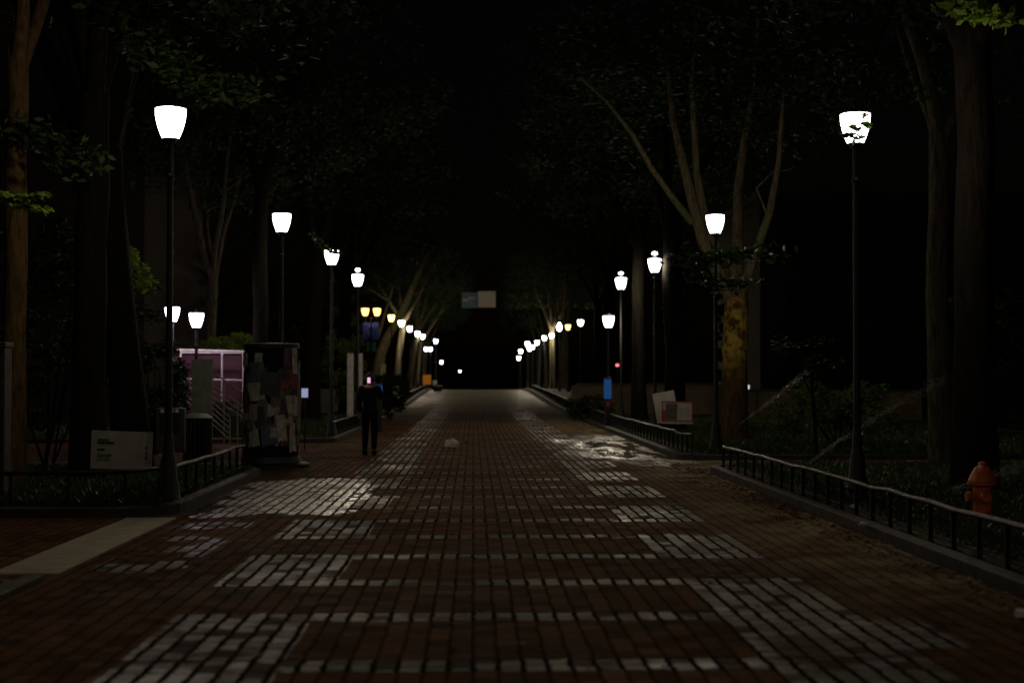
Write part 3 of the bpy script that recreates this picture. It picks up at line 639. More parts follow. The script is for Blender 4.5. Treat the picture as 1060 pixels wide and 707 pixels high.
# ---------------------------------------------------------------- signs
def yard_sign(px, py, D, w, h, label, kind, tilt=0, yaw=0):
    c = at(px, py, D); g = gz(D)+.09; r = empty('yard_sign', (c.x, c.y, g), yaw, label, 'yard sign')
    zc = c.z - g; m = Matrix.Rotation(tilt, 4, 'Y')
    def flat(name, x0, x1, z0, z1, t0, t1, mat, par=r):
        b = MB(); b.box((x0, t0, z0), (x1, t1, z1)); b.v = [tuple((m @ Vector(v)) + Vector((0, 0, zc))) for v in b.v]; return b.build(name, mat, par)
    bd = flat('board', -w/2, w/2, -h/2, h/2, -.008, .008, M['board'])
    if kind == 'text':
        for i, (z, x0, x1, hh) in enumerate(((.12, -.32, -.17, .022), (.085, -.32, -.1, .03), (.0, -.32, -.22, .03), (-.06, -.32, -.12, .014), (-.085, -.32, -.14, .014), (-.12, -.32, -.15, .012))):
            flat('text_line', x0*w/.8, x1*w/.8, z*h/.46-hh/2, z*h/.46+hh/2, -.013, -.0085, M['ink'], bd)
        for z in (.04, -.03, -.09): flat('icon', .31*w/.8, .345*w/.8, z-.02, z+.02, -.013, -.0085, M['red_ink'], bd)
    if kind == 'red':
        for x0, x1, z0, z1 in ((-w/2, w/2, h/2-.03, h/2), (-w/2, w/2, -h/2+.05, -h/2+.075), (-w/2, -w/2+.03, -h/2+.075, h/2-.03), (w/2-.03, w/2, -h/2+.075, h/2-.03)): flat('border', x0, x1, z0, z1, -.013, -.0085, M['red_ink'], bd)
        flat('picture', -w/2+.09, 0, -h/2+.09, h/2-.05, -.013, -.0085, M['poster'][8], bd)
        flat('picture_strip', -w/2+.03, -w/2+.088, -h/2+.078, h/2-.2, -.013, -.0085, M['red_ink'], bd)
        for z in (.1, .06, .02, -.02, -.06): flat('text_line', .04, w/2-.08, z-.004, z+.004, -.013, -.0085, M['pole_grey'], bd)
    for sx in (-.3, .3):
        b = MB(); b.tube([(sx*w, .012, -.05), (sx*w, .012, zc)], .005, 6); b.build('stake', M['iron_worn'], r)
yard_sign(126, 466, 18.9, .8, .5, 'white yard sign with dark text lines behind the left corner fence', 'text', R(2))
yard_sign(701, 427, 31.6, .70, .5, 'white yard sign with red border and dark picture behind the right fence', 'red', R(1))
yard_sign(689, 421, 32.3, .5, .68, 'plain grey white board tilted behind the red bordered sign', 'plain', R(-10))

# banner across the walk
D = 104; c = at(495.5, 310, D); s = FPX/D; w = 35/s; h = 17/s
bn = empty('hanging_banner', (c.x, c.y, c.z), label='pale banner with blue left half hung over the walk', cat='banner')
def wavy(name, x0, x1, z0, z1, mat, dz=0):
    b = MB(); n = 12; vs = []
    for t0 in (0, .012):
        for j in range(5):
            for i in range(n+1):
                x = x0+(x1-x0)*i/n; z = z0+(z1-z0)*j/4; vs.append((x, .05*math.sin(x*4+z*2)+t0+dz, z))
    m_ = (n+1)*5
    fs = [(j*(n+1)+i, j*(n+1)+i+1, (j+1)*(n+1)+i+1, (j+1)*(n+1)+i) for j in range(4) for i in range(n)]
    fs += [tuple(v+m_ for v in f[::-1]) for f in fs]; b.add(vs, fs); return b.build(name, mat, bn, True)
wavy('cloth', -.02*w, w/2, -h/2+.02, h/2, M['cloth_white']); bl = wavy('printed_half', -w/2, -.024*w, -h/2-.03, h/2-.1, M['sky_print'])
for x0, z0, x1, z1 in ((-.95, .1, -.6, -.2), (-.6, .3, -.2, .0)):
    b = MB(); b.box((x0*w/2, -.08, min(z0, z1)), (x1*w/2, -.072, max(z0, z1)*.6), 0); b.build('print_patch', M['cloth_white'], bn)
for sx in (-1, 1):
    b = MB(); b.tube([(sx*w/2, 0, h/2-.05), (sx*3.5, 0, h/2+.35), (sx*5.4, 0, h/2+.7)], .012, 5); b.build('wire', M['iron'], bn)

# banners on twin lamp pole
D = 73; c = at(384, 343, D)
lb = empty('lamp_banner', (c.x, c.y-.1, c.z), label='deep blue banner with pale ring mark hung under the amber twin lamp', cat='banner')
b = MB(); b.box((-.4, -.01, -.45), (.4, .01, .42), bev=.004); b.build('cloth', M['blue'], lb)
b = MB(); b.tube([(.16*math.cos(a), -.02, .26*math.sin(a)) for a in [R(30+i*20) for i in range(16)]], .025, 6); b.build('ring_mark', M['sky_print'], lb)
b = MB(); b.tube([(-.45, .02, .45), (.45, .02, .45)], .015, 6); b.build('bracket', M['iron'], lb)
c2 = at(384.5, 359, D); lb2 = empty('lamp_banner', (c2.x, c2.y-.1, c2.z), label='small teal panel below the deep blue banner', cat='banner')
b = MB(); b.box((-.24, -.01, -.25), (.24, .01, .25), bev=.004); b.build('cloth', M['teal'], lb2)
b = MB(); b.tube([(-.27, .02, .26), (.27, .02, .26)], .012, 6); b.build('bracket', M['iron'], lb2)

# ---------------------------------------------------------------- poster kiosk
K = (gx(281, 26.6), 26.6, 0); ks = empty('poster_kiosk', K, label='dark round advertising column covered in torn posters', cat='kiosk')
b = MB(); b.lathe([(.72, 0), (.72, .05), (.69, .07), (.56, .09), (.53, .2)], 32); smooth_sharp(b.build('plinth', M['iron'], ks))
b = MB(); b.lathe([(.50, .19), (.50, 2.22)], 32); smooth_sharp(b.build('drum', M['cloth_dark'], ks), 60)
b = MB(); b.lathe([(.515, 2.2), (.52, 2.27), (.50, 2.285), (0, 2.30)], 32); smooth_sharp(b.build('roof', M['iron'], ks))
g = random.Random(4)
def poster(a, z, w, h, lay, mi, name='poster', rot=0, flap=0):
    b = MB(); n = 8; vs = []
    for j in range(5):
        for i in range(n+1):
            u = (i/n-.5)*w; v = (j/4-.5)*h; uu = u*math.cos(rot)-v*math.sin(rot); vv = u*math.sin(rot)+v*math.cos(rot)
            if j == 0: vv += g.uniform(0, .04)
            r = .503+.0022*lay + (flap*(1-j/4)**2) + g.uniform(0, .002); an = a+uu/.5; vs.append((r*math.cos(an), r*math.sin(an), z+vv))
    b.add(vs, [(j*(n+1)+i, j*(n+1)+i+1, (j+1)*(n+1)+i+1, (j+1)*(n+1)+i) for j in range(4) for i in range(n)]); b.build(name, M['poster'][mi], ks)
for i in range(88):
    a = R(g.uniform(-200, 20)); poster(a, g.uniform(.45, 2.05), g.uniform(.14, .36), g.uniform(.2, .46), i % 12, g.randrange(10), rot=g.uniform(-.12, .12))
poster(R(-62), .72, .16, .5, 13, 7, 'torn_poster', .05, .05); poster(R(-38), .55, .14, .55, 14, 0, 'torn_poster', -.1, .08); poster(R(-30), 1.95, .14, .5, 13, 7, 'torn_poster', .0, .02)
poster(R(-45), 1.15, .12, .35, 15, 0, 'torn_poster', .1, .05)

# trash bin and news box
tb = empty('litter_bin', (gx(205, 27.5), 27.5, .0), label='dark round litter bin with pale lid, left of the kiosk', cat='litter bin')
b = MB()
for i in range(20):
    a = i*math.pi/10; b.box((.26*math.cos(a)-.016, .26*math.sin(a)-.016, .06), (.26*math.cos(a)+.016, .26*math.sin(a)+.016, .86))
b.lathe([(.28, .04), (.28, .09), (.24, .09)], 24); b.lathe([(.28, .82), (.29, .86), (.28, .88)], 24); b.build('slatted_body', M['iron'], tb)
b = MB(); b.lathe([(.23, .05), (.23, .84)], 20); b.build('liner', M['cloth_dark'], tb)
b = MB(); b.lathe([(.28, .885), (.2, .95), (.12, .97), (.12, .93)], 24); smooth_sharp(b.build('lid', M['pole_grey'], tb))
nb = empty('news_box', (gx(177, 24.2), 24.2, .09), R(8), 'dark newspaper box behind the left lamp post', 'newspaper box')
b = MB(); b.box((-.24, -.2, .3), (.24, .2, 1.05), bev=.02); b.build('body', M['iron'], nb)
b = MB(); b.box((-.03, -.03, 0), (.03, .03, .3)); b.box((-.18, -.15, 0), (.18, .15, .03)); b.build('stand', M['iron'], nb)
b = MB(); b.box((-.17, -.208, .62), (.17, -.202, .95)); b.build('window', M['window_dark'], nb)
for i in range(4):
    b = MB(); b.box((-.15+i*.08, -.207, .98), (-.10+i*.08, -.202, 1.03)); b.build('label_mark', M['board'], nb)
# grey slab at left edge
pl = empty('stone_pillar', (gx(-1, 18.6), 18.6, .09), label='grey stone pillar cut by the left edge of the picture', cat='pillar')
b = MB(); b.box((-.16, -.14, 0), (.12, .14, 1.95), bev=.012); b.build('shaft', M['kerb'], pl)
b = MB(); b.box((-.19, -.17, 1.952), (.135, .17, 2.02), bev=.012); b.build('capstone', M['kerb'], pl)

# ---------------------------------------------------------------- hydrant
hy = empty('fire_hydrant', (gx(1016, 15.6), 15.6, .09), label='orange fire hydrant on the lawn behind the right fence', cat='fire hydrant'); hy.scale = (.9, .9, .84)
b = MB(); b.lathe([(.16, 0), (.16, .04), (.115, .05), (.11, .12), (.11, .42), (.13, .44), (.175, .455), (.175, .49), (.13, .50)], 20); smooth_sharp(b.build('barrel', M['orange'], hy))
b = MB(); b.lathe([(.165, .50), (.16, .53), (.12, .62), (.075, .69), (.05, .705), (.04, .75), (0, .76)], 20); smooth_sharp(b.build('bonnet', M['orange'], hy))
for a in (180, -95):
    c_, s_ = math.cos(R(a)), math.sin(R(a)); b = MB(); b.tube([(c_*.08, s_*.08, .30), (c_*.16, s_*.16, .30)], [.055, .055], 12); b.tube([(c_*.155, s_*.155, .30), (c_*.2, s_*.2, .30)], [.07, .065], 8); smooth_sharp(b.build('outlet', M['orange'], hy))
# ---------------------------------------------------------------- garden wall
def gwall(x0, x1, y, h, label):
    r = empty('garden_wall', ((x0+x1)/2, y, gz(y)), label=label, cat='wall'); w = (x1-x0)/2
    b = MB(); b.box((-w, -.18, -.05), (w, .18, h-.1)); b.build('brickwork', M['stonewall'], r)
    b = MB()
    n = int(w*2/1.2)
    for i in range(n): b.box((-w-.04+i*(2*w+.08)/n, -.24, h-.098), (-w-.04+(i+1)*(2*w+.08)/n-.006, .24, h), bev=.01)
    b.build('coping', M['kerb'], r)
    for sx in (-w, -w+2.55, w):
        b = MB(); b.box((sx-.22, -.26, -.05), (sx+.22, .262, h-.102)); b.build('pier', M['stonewall'], r)
gwall(4.35, 10.2, 59.6, 1.42, 'low brick garden wall with stone coping across the right side')
gwall(10.9, 17.5, 56.0, 1.2, 'second brick garden wall at the right behind the forked tree')

# emergency posts
def callpost(px, D, z0, z1, label):
    r = empty('emergency_phone', (gx(px, D), D, gz(D)), label=label, cat='emergency phone', group='blue lit emergency phones')
    b = MB(); b.box((-.1, -.08, 0), (.1, .08, z0-.005), bev=.01); b.build('post', M['iron'], r)
    b = MB(); b.box((-.115, -.1, z0), (.115, .1, z1), bev=.02); b.build('light_panel', M['bluelight'], r)
    b = MB(); b.box((-.13, -.12, z1+.003), (.13, .12, z1+.06), bev=.01); b.build('cap', M['iron'], r)
    if z0 < 1: b = MB(); b.box((-.05, -.1, z0-.25), (.05, -.083, z0-.08)); b.build('button_plate', M['red_ink'], r)
callpost(629, 46.8, .96, 1.6, 'slim emergency phone post with glowing blue panel under the shorter right lamp')
callpost(392, 44, 1.15, 1.42, 'emergency phone post with small blue light, behind the shoulder of the person')
# pale pylon
py = empty('pylon_sign', (gx(368, 55), 55, gz(55)+.09), label='pale blue grey twin panel pylon behind the person', cat='sign')
for x0, x1 in ((-.32, -.08), (.1, .27)):
    b = MB(); b.box((x0, -.05, .05), (x1, .05, 2.5), bev=.01); b.build('panel', M['white_paint'], py)
b = MB(); b.box((-.36, -.1, 0), (.31, .1, .048)); b.build('foot', M['iron'], py)
# small lit notice by kiosk
c = at(315.5, 406.5, 33); nt = empty('lit_notice', (c.x, c.y, 0), label='small bluish white lit notice on a thin post just right of the kiosk', cat='notice')
b = MB(); b.box((-.075, -.015, c.z-.11), (.075, .015, c.z+.1), bev=.005); b.build('screen', M['screen'], nt)
b = MB(); b.tube([(0, .03, 0), (0, .03, c.z+.1)], .02, 8); b.box((-.09, .0, c.z-.125), (.09, .028, c.z+.115)); b.build('post', M['iron'], nt)
# red light and posts behind wall
c = at(639, 378, 62); rl = empty('signal_post', (c.x, c.y, gz(62)), label='short grey post with a small red pink light above the garden wall', cat='signal post')
b = MB(); b.tube([(0, 0, 0), (0, 0, c.z-gz(62)-.08)], .04, 8); b.build('post', M['iron'], rl)
b = MB(); b.lathe([(.0, -.07), (.07, -.05), (.08, 0), (.07, .05), (0, .07)], 12, (0, 0, c.z-gz(62))); b.build('lens', M['redlight'], rl)
c = at(660, 380, 61); r = empty('gate_post', (c.x, c.y, gz(61)), label='pale vertical post with round top behind the garden wall', cat='post')
b = MB(); b.tube([(0, 0, 0), (0, 0, 2.6)], [.11, .09], 10); b.lathe([(.0, 2.6), (.13, 2.66), (.16, 2.8), (.1, 2.93), (0, 2.96)], 12); smooth_sharp(b.build('shaft', M['pole_grey'], r))
# orange lit cabinet far left
c = at(442, 393, 108); r = empty('ticket_cabinet', (c.x, c.y, gz(108)+.09), label='small orange lit cabinet low under the far left lamps', cat='cabinet')
z = c.z-gz(108)-.09; b = MB(); b.box((-.3, -.2, z-.36), (.3, .2, z+.36), bev=.02); b.build('lit_panel', M['orange_lit'], r)
b = MB(); b.box((-.05, -.05, 0), (.05, .05, max(.05, z-.365))); b.box((-.33, -.1, z+.365), (.33, .23, z+.43)); b.build('stand', M['iron'], r)
r = empty('bench', (gx(453, 112), 112, gz(112)+.02), R(80), 'pale bench at the left kerb near the crest', 'bench')
b = MB(); b.box((-.8, -.22, .4), (.8, .22, .45)); b.build('seat', M['white_paint'], r)
for sx in (-.65, .65):
    b = MB(); b.box((sx-.04, -.2, 0), (sx+.04, .2, .397)); b.build('leg', M['iron'], r)
b = MB(); b.box((-.8, .2, .5), (.8, .25, .85)); b.build('backrest', M['white_paint'], r)

# ---------------------------------------------------------------- stair court on the left
SY = 40
st = empty('stair_terrace', (gx(215, SY), SY, 0), label='maroon terrace wall of the stair court on the left, pink coping', cat='terrace')
x0, x1 = gx(180, SY)-st.location.x, gx(262, SY)-st.location.x; zt = at(215, 366, SY).z
b = MB(); b.box((x0-.25, .3, 0), (x1+1, .6, zt)); b.build('wall', M['maroon'], st)
b = MB(); b.box((x0-.3, .2, zt+.002), (x1+1, .7, zt+.08), bev=.01); b.build('coping', M['white_paint'], st)
for i in range(4):
    b = MB(); b.box((x1-.9+i*.3, -2.2+0, 0), (x1-.61+i*.3, .29, 1.0-i*.17)); b.build('step', M['kerb'], st)
def rail(pts, label, mat='white_paint', rows=(0,), posts=(), r0=.028):
    P = [at(px, py, D) for px, py, D in pts]; o = Vector((P[0].x, P[0].y, 0)); root = empty('handrail', o, label=label, cat='railing', group='railings of the stair court')
    for dz in rows:
        b = MB(); b.tube([p-o+Vector((0, 0, dz)) for p in P], r0, 8); b.build('rail', M[mat], root)
    for px, py, D, zb in posts:
        p = at(px, py, D); b = MB(); b.tube([(p.x-o.x, p.y-o.y, zb), (p.x-o.x, p.y-o.y, p.z)], r0, 8); b.build('post', M[mat], root)
rail([(182, 362, 39.5), (258, 364, 39.5)], 'pinkish white level railing on top of the stair terrace', rows=(0, -.8), posts=((187, 362, 39.45, .5), (230, 363, 39.45, .3), (252, 364, 39.45, .3)))
rail([(176, 368, 37.5), (192, 392, 37), (215, 412, 36.5), (238, 432, 36)], 'sloping multi bar stair railing at the left of the grey green board', mat='pole_grey', rows=(0, -.14, -.28, -.42, -.56), posts=((180, 374, 37.4, .2), (215, 412, 36.5, 0), (238, 432, 36, 0)), r0=.018)
rail([(221, 400, 36.5), (250, 420, 36), (262, 429, 36)], 'sloping stair railing at the right of the grey green board', mat='pole_grey', rows=(.35, 0, -.14, -.28), posts=((232, 399, 36.2, 0), (246, 416, 36.1, 0)), r0=.018)
c = at(209.5, 372, 34); gb = empty('grey_board', (c.x, c.y, 0), label='upright grey green board in front of the pink stair railing', cat='board')
b = MB(); b.box((-.25, -.03, .12), (.25, .03, c.z), bev=.01); b.build('panel', M['greybox'], gb)
for sx in (-.2, .2):
    b = MB(); b.box((sx-.02, -.02, 0), (sx+.02, .02, .118)); b.build('leg', M['iron'], gb)

# ---------------------------------------------------------------- dim buildings behind
def building(x0, x1, y0, y1, H, label, lit, rows=3, cols=6, face='y'):
    r = empty('brick_building', ((x0+x1)/2, y0, 0), label=label, cat='building'); w = (x1-x0)/2
    b = MB(); b.box((-w, 0, -2), (w, y1-y0, H)); b.build('wall', M['brick'], r)
    b = MB(); b.box((-w-.2, -.25, H+.003), (w+.2, y1-y0+.2, H+.4)); b.build('cornice', M['kerb'], r)
    for j in range(rows):
        for i in range(cols):
            cx = -w + (i+.5)*2*w/cols; z = 1.4 + j*3.4
            b = MB(); b.box((cx-.62, -.06, z-.08), (cx+.62, -.003, z)); 
            for a in ((cx-.62, z), (cx+.54, z)): b.box((a[0], -.06, z), (a[0]+.08, -.003, z+1.7))
            b.box((cx-.62, -.06, z+1.7), (cx+.62, -.003, z+1.8)); b.box((cx-.025, -.05, z+.003), (cx+.025, -.021, z+1.697)); b.box((cx-.54, -.05, z+.85), (cx-.028, -.021, z+.9)); b.box((cx+.028, -.05, z+.85), (cx+.54, -.021, z+.9))
            f = b.build('window', M['cloth_dark'], r); m = MB(); m.box((cx-.538, -.02, z+.002), (cx+.538, -.004, z+1.698)); m.build('pane', M[lit.get((i, j), 'window_dark')], f)
building(-34, -11.5, 50, 62, 11, 'dim brick building with faint red windows behind the stair court', {(5, 0): 'window_red', (5, 1): 'window_red', (4, 1): 'window_blue', (2, 1): 'window_blue', (1, 1): 'window_blue'})
building(15, 40, 74, 88, 11, 'dark brick building glimpsed behind the forked tree', {})

def wall_light(px, py, w, h, label):
    c = at(px, py, 73.7); r = empty('wall_light', c, label=label, cat='wall light', group='small lights on the dark building')
    b = MB(); b.box((-w/2, .0, -h/2), (w/2, .2, h/2), bev=.02); b.build('lens', M['window_white'], r)
    b = MB(); b.box((-w/2-.03, .06, h/2+.002), (w/2+.03, .28, h/2+.06)); b.build('hood', M['iron'], r)
wall_light(771, 304, .16, .16, 'small round white light high on the building, right of the forked tree'); wall_light(774.5, 404, .14, .55, 'narrow upright white light low on the building, right of the yellow trunk')
wall_light(793, 407, .1, .1, 'tiny white light low on the building between forked tree and sapling')
# ---------------------------------------------------------------- litter, drops, grass
bg = empty('plastic_bag', (gx(467.5, 34), 34, .0), label='crumpled whitish plastic bag lying in the middle of the walk', cat='litter')
bm = bmesh.new(); bmesh.ops.create_icosphere(bm, subdivisions=3, radius=.17); g = random.Random(9)
for v in bm.verts:
    v.co.z = max(0, v.co.z+.03)*1.0; v.co *= 1+g.uniform(-.13, .13); v.co.z = max(.003, v.co.z)
me = bpy.data.meshes.new('bag'); bm.to_mesh(me); bm.free(); me.materials.append(M['bag']); o = bpy.data.objects.new('bag_body', me); COL.objects.link(o); o.parent = bg
def scrap(px, py, r, label, z=0, seed=1):
    Y = (EYE-z)*FPX/(py-391); Y = min(60, Y); bm = bmesh.new(); bmesh.ops.create_icosphere(bm, subdivisions=2, radius=r); g = random.Random(seed)
    for v in bm.verts: v.co = Vector((v.co.x*1.3, v.co.y, v.co.z*.7))*(1+g.uniform(-.3, .3))
    me = bpy.data.meshes.new('paper_scrap'); bm.to_mesh(me); bm.free(); me.materials.append(M['board']); o = bpy.data.objects.new('paper_scrap', me); COL.objects.link(o)
    o.location = (gx(px, Y), Y, z+r*.55); tag(o, label, 'litter', 'scraps of paper litter')
scrap(1055, 640, .045, 'crumpled paper scrap at the right kerb in the bottom corner', 0, 1)
scrap(884, 528, .05, 'larger white paper scrap on the soil behind the right fence', .09, 2)
scrap(893, 545, .035, 'smaller white paper scrap just inside the right kerb', .09, 3)
def leaves_on_ground(name, pts, size, mat, label, cat, lift=.012, seed=1):
    g = np.random.default_rng(seed); P = np.array(pts); n = len(P); ang = g.uniform(0, 6.28, n); s = size*g.uniform(.5, 1.3, n)
    a = np.stack([np.cos(ang), np.sin(ang), g.uniform(-.35, .35, n)], 1); b = np.stack([-np.sin(ang), np.cos(ang), g.uniform(-.35, .35, n)], 1); s = s[:, None]; P = P + [0, 0, lift]
    V = np.stack([P-a*s, P+b*s*.5+[0, 0, .01], P+a*s, P-b*s*.5+[0, 0, .006]], 1).reshape(-1, 3); V[:, 2] = np.maximum(V[:, 2], np.repeat(P[:, 2]-lift+.003, 4)); o = leaf_obj(name, V, n, M[mat]); tag(o, label, cat, kind='stuff')
g = random.Random(3); pts = []
for _ in range(900):
    y = g.uniform(8, 26); pts.append((4.08-abs(g.gauss(0, .28)), y, 0))
for _ in range(500): pts.append((4.3+abs(g.gauss(0, .3)), g.uniform(8, 25), .09))
for _ in range(250): pts.append((g.uniform(-3.3, 4), g.uniform(6, 45), 0))
for _ in range(250): pts.append((4.1-abs(g.gauss(0, .5)), g.uniform(27, 56), 0))
leaves_on_ground('fallen_leaves', pts, .045, 'litter', 'brown fallen leaves gathered along the right kerb', 'leaves')
pts = [(g.uniform(4.7, 7.6), g.uniform(14.5, 20), .15) for _ in range(420)]  # flecks stand in for glints on wet grass, shine put into their colour
leaves_on_ground('grass_glints', pts, .013, 'board', 'small pale flecks painted as wet glints in the lawn round the hydrant', 'leaves', lift=.03, seed=5)
def grass(name, x0, x1, y0, y1, n, h, label, seed):
    g = np.random.default_rng(seed); x = g.uniform(x0, x1, n); y = y0+(y1-y0)*g.random(n)**1.3; z = np.array([gz(v) for v in y])+.088
    ang = g.uniform(0, 6.28, n); w = .006*g.uniform(.7, 1.4, n); hh = h*g.uniform(.4, 1.2, n); lx = g.normal(0, .4, n)*hh; ly = g.normal(0, .4, n)*hh
    c, s = np.cos(ang)*w, np.sin(ang)*w
    V = np.stack([np.stack([x-c, y-s, z], 1), np.stack([x+c, y+s, z], 1), np.stack([x+lx*.5+c*.6, y+ly*.5+s*.6, z+hh*.7], 1), np.stack([x+lx, y+ly, z+hh], 1)], 1).reshape(-1, 3)
    o = leaf_obj(name, V, n, M['grass']); tag(o, label, 'grass', kind='stuff')
grass('grass', 4.6, 12, 9, 25.4, 60000, .11, 'wet grass on the lawn round the hydrant', 1)
grass('grass', 4.7, 14, 28.8, 57, 50000, .14, 'dim grass on the right lawn past the cross path', 2)
grass('grass', -13, -3.8, 17.3, 24.8, 40000, .11, 'grass in the left corner bed under the yard sign', 3)
grass('grass', -13, -3.8, 37, 57, 25000, .14, 'grass in the left bed behind the person', 4)
def jet(pts, label, n, spread, seed):
    g = np.random.default_rng(seed); P = [np.array(at(*p)) for p in pts]; t = g.random(n)**.8*(len(P)-1); i = np.minimum(t.astype(int), len(P)-2); f = (t-i)[:, None]
    A = np.array(P); c = A[i]*(1-f)+A[i+1]*f; d = (A[i+1]-A[i]); d /= np.linalg.norm(d, axis=1)[:, None]; c = c+g.normal(size=(n, 3))*spread*(.3+t[:, None]/(len(P)-1))
    s = g.uniform(.015, .045, (n, 1)); o = g.normal(size=(n, 3)); b = np.cross(d, o); b /= np.linalg.norm(b, axis=1)[:, None]; b *= .0013
    V = np.stack([c-d*s, c+b, c+d*s, c-b], 1).reshape(-1, 3); ob = leaf_obj('sprinkler_spray', V, n, M['water']); tag(ob, label, 'water spray', 'sprinkler jets over the right lawn')
jet([(764, 440, 32), (790, 421, 32), (815, 402, 32), (836, 384, 32)], 'faint thin jet of sprinkler water left of the green shrub', 1000, .04, 1)
jet([(820, 492, 25), (870, 455, 25), (920, 424, 25), (975, 393, 25)], 'faint long sprinkler jet crossing behind the right lamp post', 1200, .045, 2)
jet([(944, 526, 19), (985, 508, 19), (1020, 494, 19), (1060, 482, 19)], 'faint low sprinkler jet behind the orange hydrant', 900, .04, 3)

# ---------------------------------------------------------------- person (walking away, phone at the ear)
def skin_mesh(name, verts, edges, rads, mat, parent, root=0, sub=2, select=None):
    me = bpy.data.meshes.new(name); me.from_pydata(verts, edges, []); o = bpy.data.objects.new(name, me); COL.objects.link(o)
    sk = o.modifiers.new('s', 'SKIN'); sk.use_smooth_shade = True
    for i, r in enumerate(rads):
        me.skin_vertices[0].data[i].radius = r if isinstance(r, tuple) else (r, r); me.skin_vertices[0].data[i].use_root = (i == root)
    sb = o.modifiers.new('b', 'SUBSURF'); sb.levels = sb.render_levels = sub
    bpy.context.view_layer.update(); dg = bpy.context.evaluated_depsgraph_get(); ev = o.evaluated_get(dg)
    nm = bpy.data.meshes.new_from_object(ev); o.modifiers.clear(); o.data = nm; nm.materials.clear(); nm.materials.append(mat)
    for p in nm.polygons: p.use_smooth = True
    o.parent = parent; return o
PX = gx(383, 30.6)
pr = empty('person', (PX, 30.6, 0), label='person in dark clothes walking away on the left, glowing phone by the head', cat='person')
V = [(0,0,.93),(0,0,1.12),(0,-.01,1.30),(0,0,1.44),(0,.0,1.50),(0,.01,1.57),(0,.02,1.63),(0,.01,1.70),   #0-7 spine head
     (-.09,0,.90),(-.10,.10,.52),(-.11,.02,.09),(-.115,.16,.03),      #8-11 left leg (forward)
     (.09,0,.90),(.10,.0,.50),(.10,-.16,.10),(.105,-.03,.03),         #12-15 right leg
     (-.17,0,1.42),(-.23,.02,1.15),(-.22,.10,.90),(-.215,.12,.82),    #16-19 left arm hangs
     (.17,0,1.42),(.26,.06,1.18),(.13,.03,1.40),(.08,.03,1.50)]       #20-23 right arm raised
E = [(0,1),(1,2),(2,3),(3,4),(4,5),(5,6),(6,7),(0,8),(8,9),(9,10),(10,11),(0,12),(12,13),(13,14),(14,15),(3,16),(16,17),(17,18),(18,19),(3,20),(20,21),(21,22),(22,23)]
RD = [(.15,.11),(.13,.10),(.155,.11),(.11,.08),.052,.075,.092,.07,.085,.06,.042,.035,.085,.06,.042,.035,.06,.045,.035,.025,.06,.045,.033,.025]
skin_mesh('body', V, E, RD, M['skin'], pr)
V[0] = (0, 0, .93)
ji = [0,1,2,3,16,17,18,20,21,22]; mp = {v: i for i, v in enumerate(ji)}
skin_mesh('jacket', [(V[i] if i else (0, 0, .86)) for i in ji], [(mp[a], mp[b_]) for a, b_ in E if a in mp and b_ in mp], [tuple(x+.025 for x in (RD[i] if isinstance(RD[i], tuple) else (RD[i],)*2)) for i in ji], M['cloth_dark'], pr)
ji = [0,8,9,10,12,13,14]; mp = {v: i for i, v in enumerate(ji)}
skin_mesh('trousers', [V[i] for i in ji], [(mp[a], mp[b_]) for a, b_ in E if a in mp and b_ in mp], [tuple(x+.018 for x in (RD[i] if isinstance(RD[i], tuple) else (RD[i],)*2)) for i in ji], M['denim'], pr)
for s_, a, c_ in ((-1, V[10], V[11]), (1, V[14], V[15])):
    b = MB(); b.box((a[0]-.05, a[1]-.06, .0), (a[0]+.05, a[1]+.21, .115), bev=.035); b.build('shoe', M['cloth_dark'], pr, True)
bm = bmesh.new(); bmesh.ops.create_icosphere(bm, subdivisions=3, radius=1)
for v in bm.verts: v.co = Vector((v.co.x*.1, v.co.y*.115-.012, v.co.z*.125+1.655)); 
for v in [v for v in bm.verts if v.co.y > .05 and v.co.z < 1.69]: bm.verts.remove(v)
me = bpy.data.meshes.new('hair'); bm.to_mesh(me); bm.free(); me.materials.append(M['hair']); o = bpy.data.objects.new('hair', me); COL.objects.link(o); o.parent = pr
# face: nose, ears
b = MB(); b.tube([(0, .10, 1.66), (0, .128, 1.62), (0, .105, 1.605)], [.01, .016, .012], 6); b.build('nose', M['skin'], pr, True)
for sx in (-1, 1):
    b = MB(); b.tube([(sx*.095, .0, 1.655), (sx*.108, -.008, 1.635), (sx*.095, 0, 1.605)], [.012, .016, .01], 6); b.build('ear', M['skin'], pr, True)
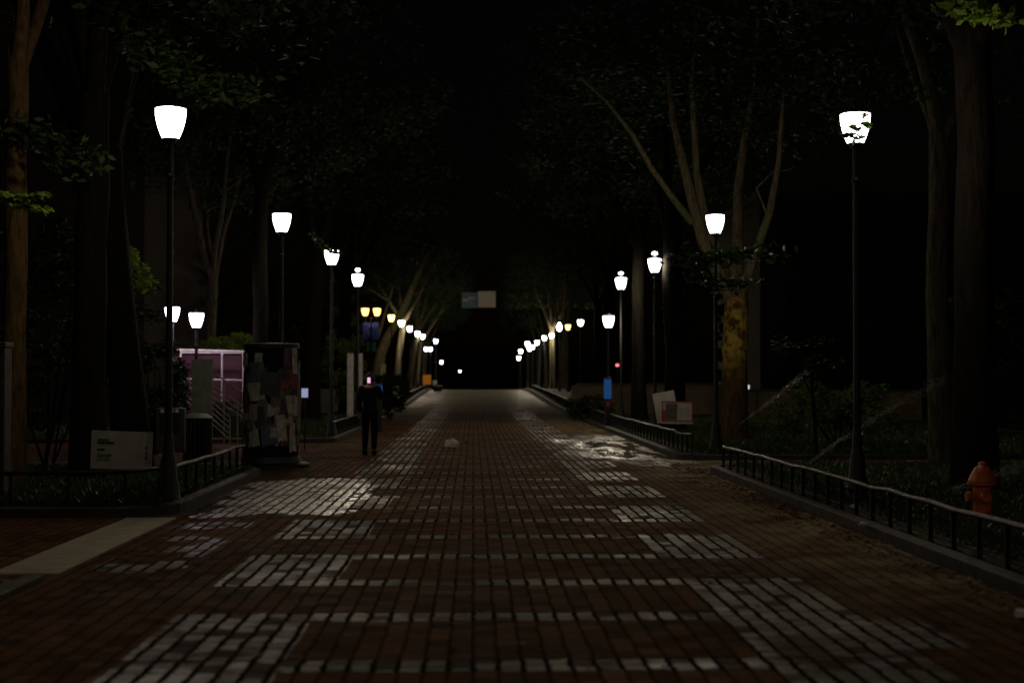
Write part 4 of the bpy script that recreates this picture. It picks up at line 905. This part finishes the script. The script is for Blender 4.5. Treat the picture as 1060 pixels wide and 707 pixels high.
# fingers round the phone and on the hanging hand
for hx, hy, hz, dirn in ((-.215, .12, .82, -1), (.08, .03, 1.50, 1)):
    for k in range(4):
        x = hx + (k-1.5)*.017; L = (.07, .08, .075, .06)[k]
        b = MB(); b.tube([(x, hy, hz), (x, hy-.01*dirn, hz+dirn*L*.5), (x, hy-.025*dirn*.6, hz+dirn*L)], [.0095, .009, .007], 6); b.build('finger', M['skin'], pr, True)
    b = MB(); b.tube([(hx-.03, hy, hz-.01*dirn), (hx-.05, hy-.01, hz+.02*dirn), (hx-.045, hy-.02, hz+.045*dirn)], [.012, .011, .008], 6); b.build('thumb', M['skin'], pr, True)
ph = empty('mobile_phone', (PX-.01, 30.42, 1.595), label='phone with pinkish glowing screen held up by the person', cat='phone')
b = MB(); b.box((-.038, 0, -.068), (.038, .012, .068), bev=.005); b.build('case', M['cloth_dark'], ph)
b = MB(); b.box((-.034, -.004, -.06), (.034, -.0005, .06)); b.build('screen', M['phone'], ph)

# ---------------------------------------------------------------- world and moon
w = bpy.data.worlds.new('World'); S.world = w; w.use_nodes = True; nt_ = w.node_tree; bgn = nt_.nodes['Background']
sky = nt_.nodes.new('ShaderNodeTexSky'); sky.sky_type = 'NISHITA'; sky.sun_disc = False; sky.sun_elevation = R(2); sky.sun_rotation = R(200); nt_.links.new(sky.outputs[0], bgn.inputs[0]); bgn.inputs[1].default_value = .0004
sl = bpy.data.lights.new('moon', 'SUN'); sl.energy = .001; sl.angle = R(.5); sl.color = (.8, .88, 1); so = bpy.data.objects.new('moon', sl); COL.objects.link(so); so.rotation_euler = (R(50), 0, R(20))
S.view_settings.view_transform = 'Standard'; S.view_settings.look = 'None'; S.view_settings.gamma = 1; S.view_settings.exposure = 0
S.render.engine = 'CYCLES'; cy = S.cycles; cy.use_denoising = True; cy.sample_clamp_indirect = 2; cy.sample_clamp_direct = 30; cy.max_bounces = 6; cy.diffuse_bounces = 2; cy.glossy_bounces = 3; cy.transparent_max_bounces = 12; cy.use_light_tree = True; cy.caustics_reflective = False; cy.caustics_refractive = False
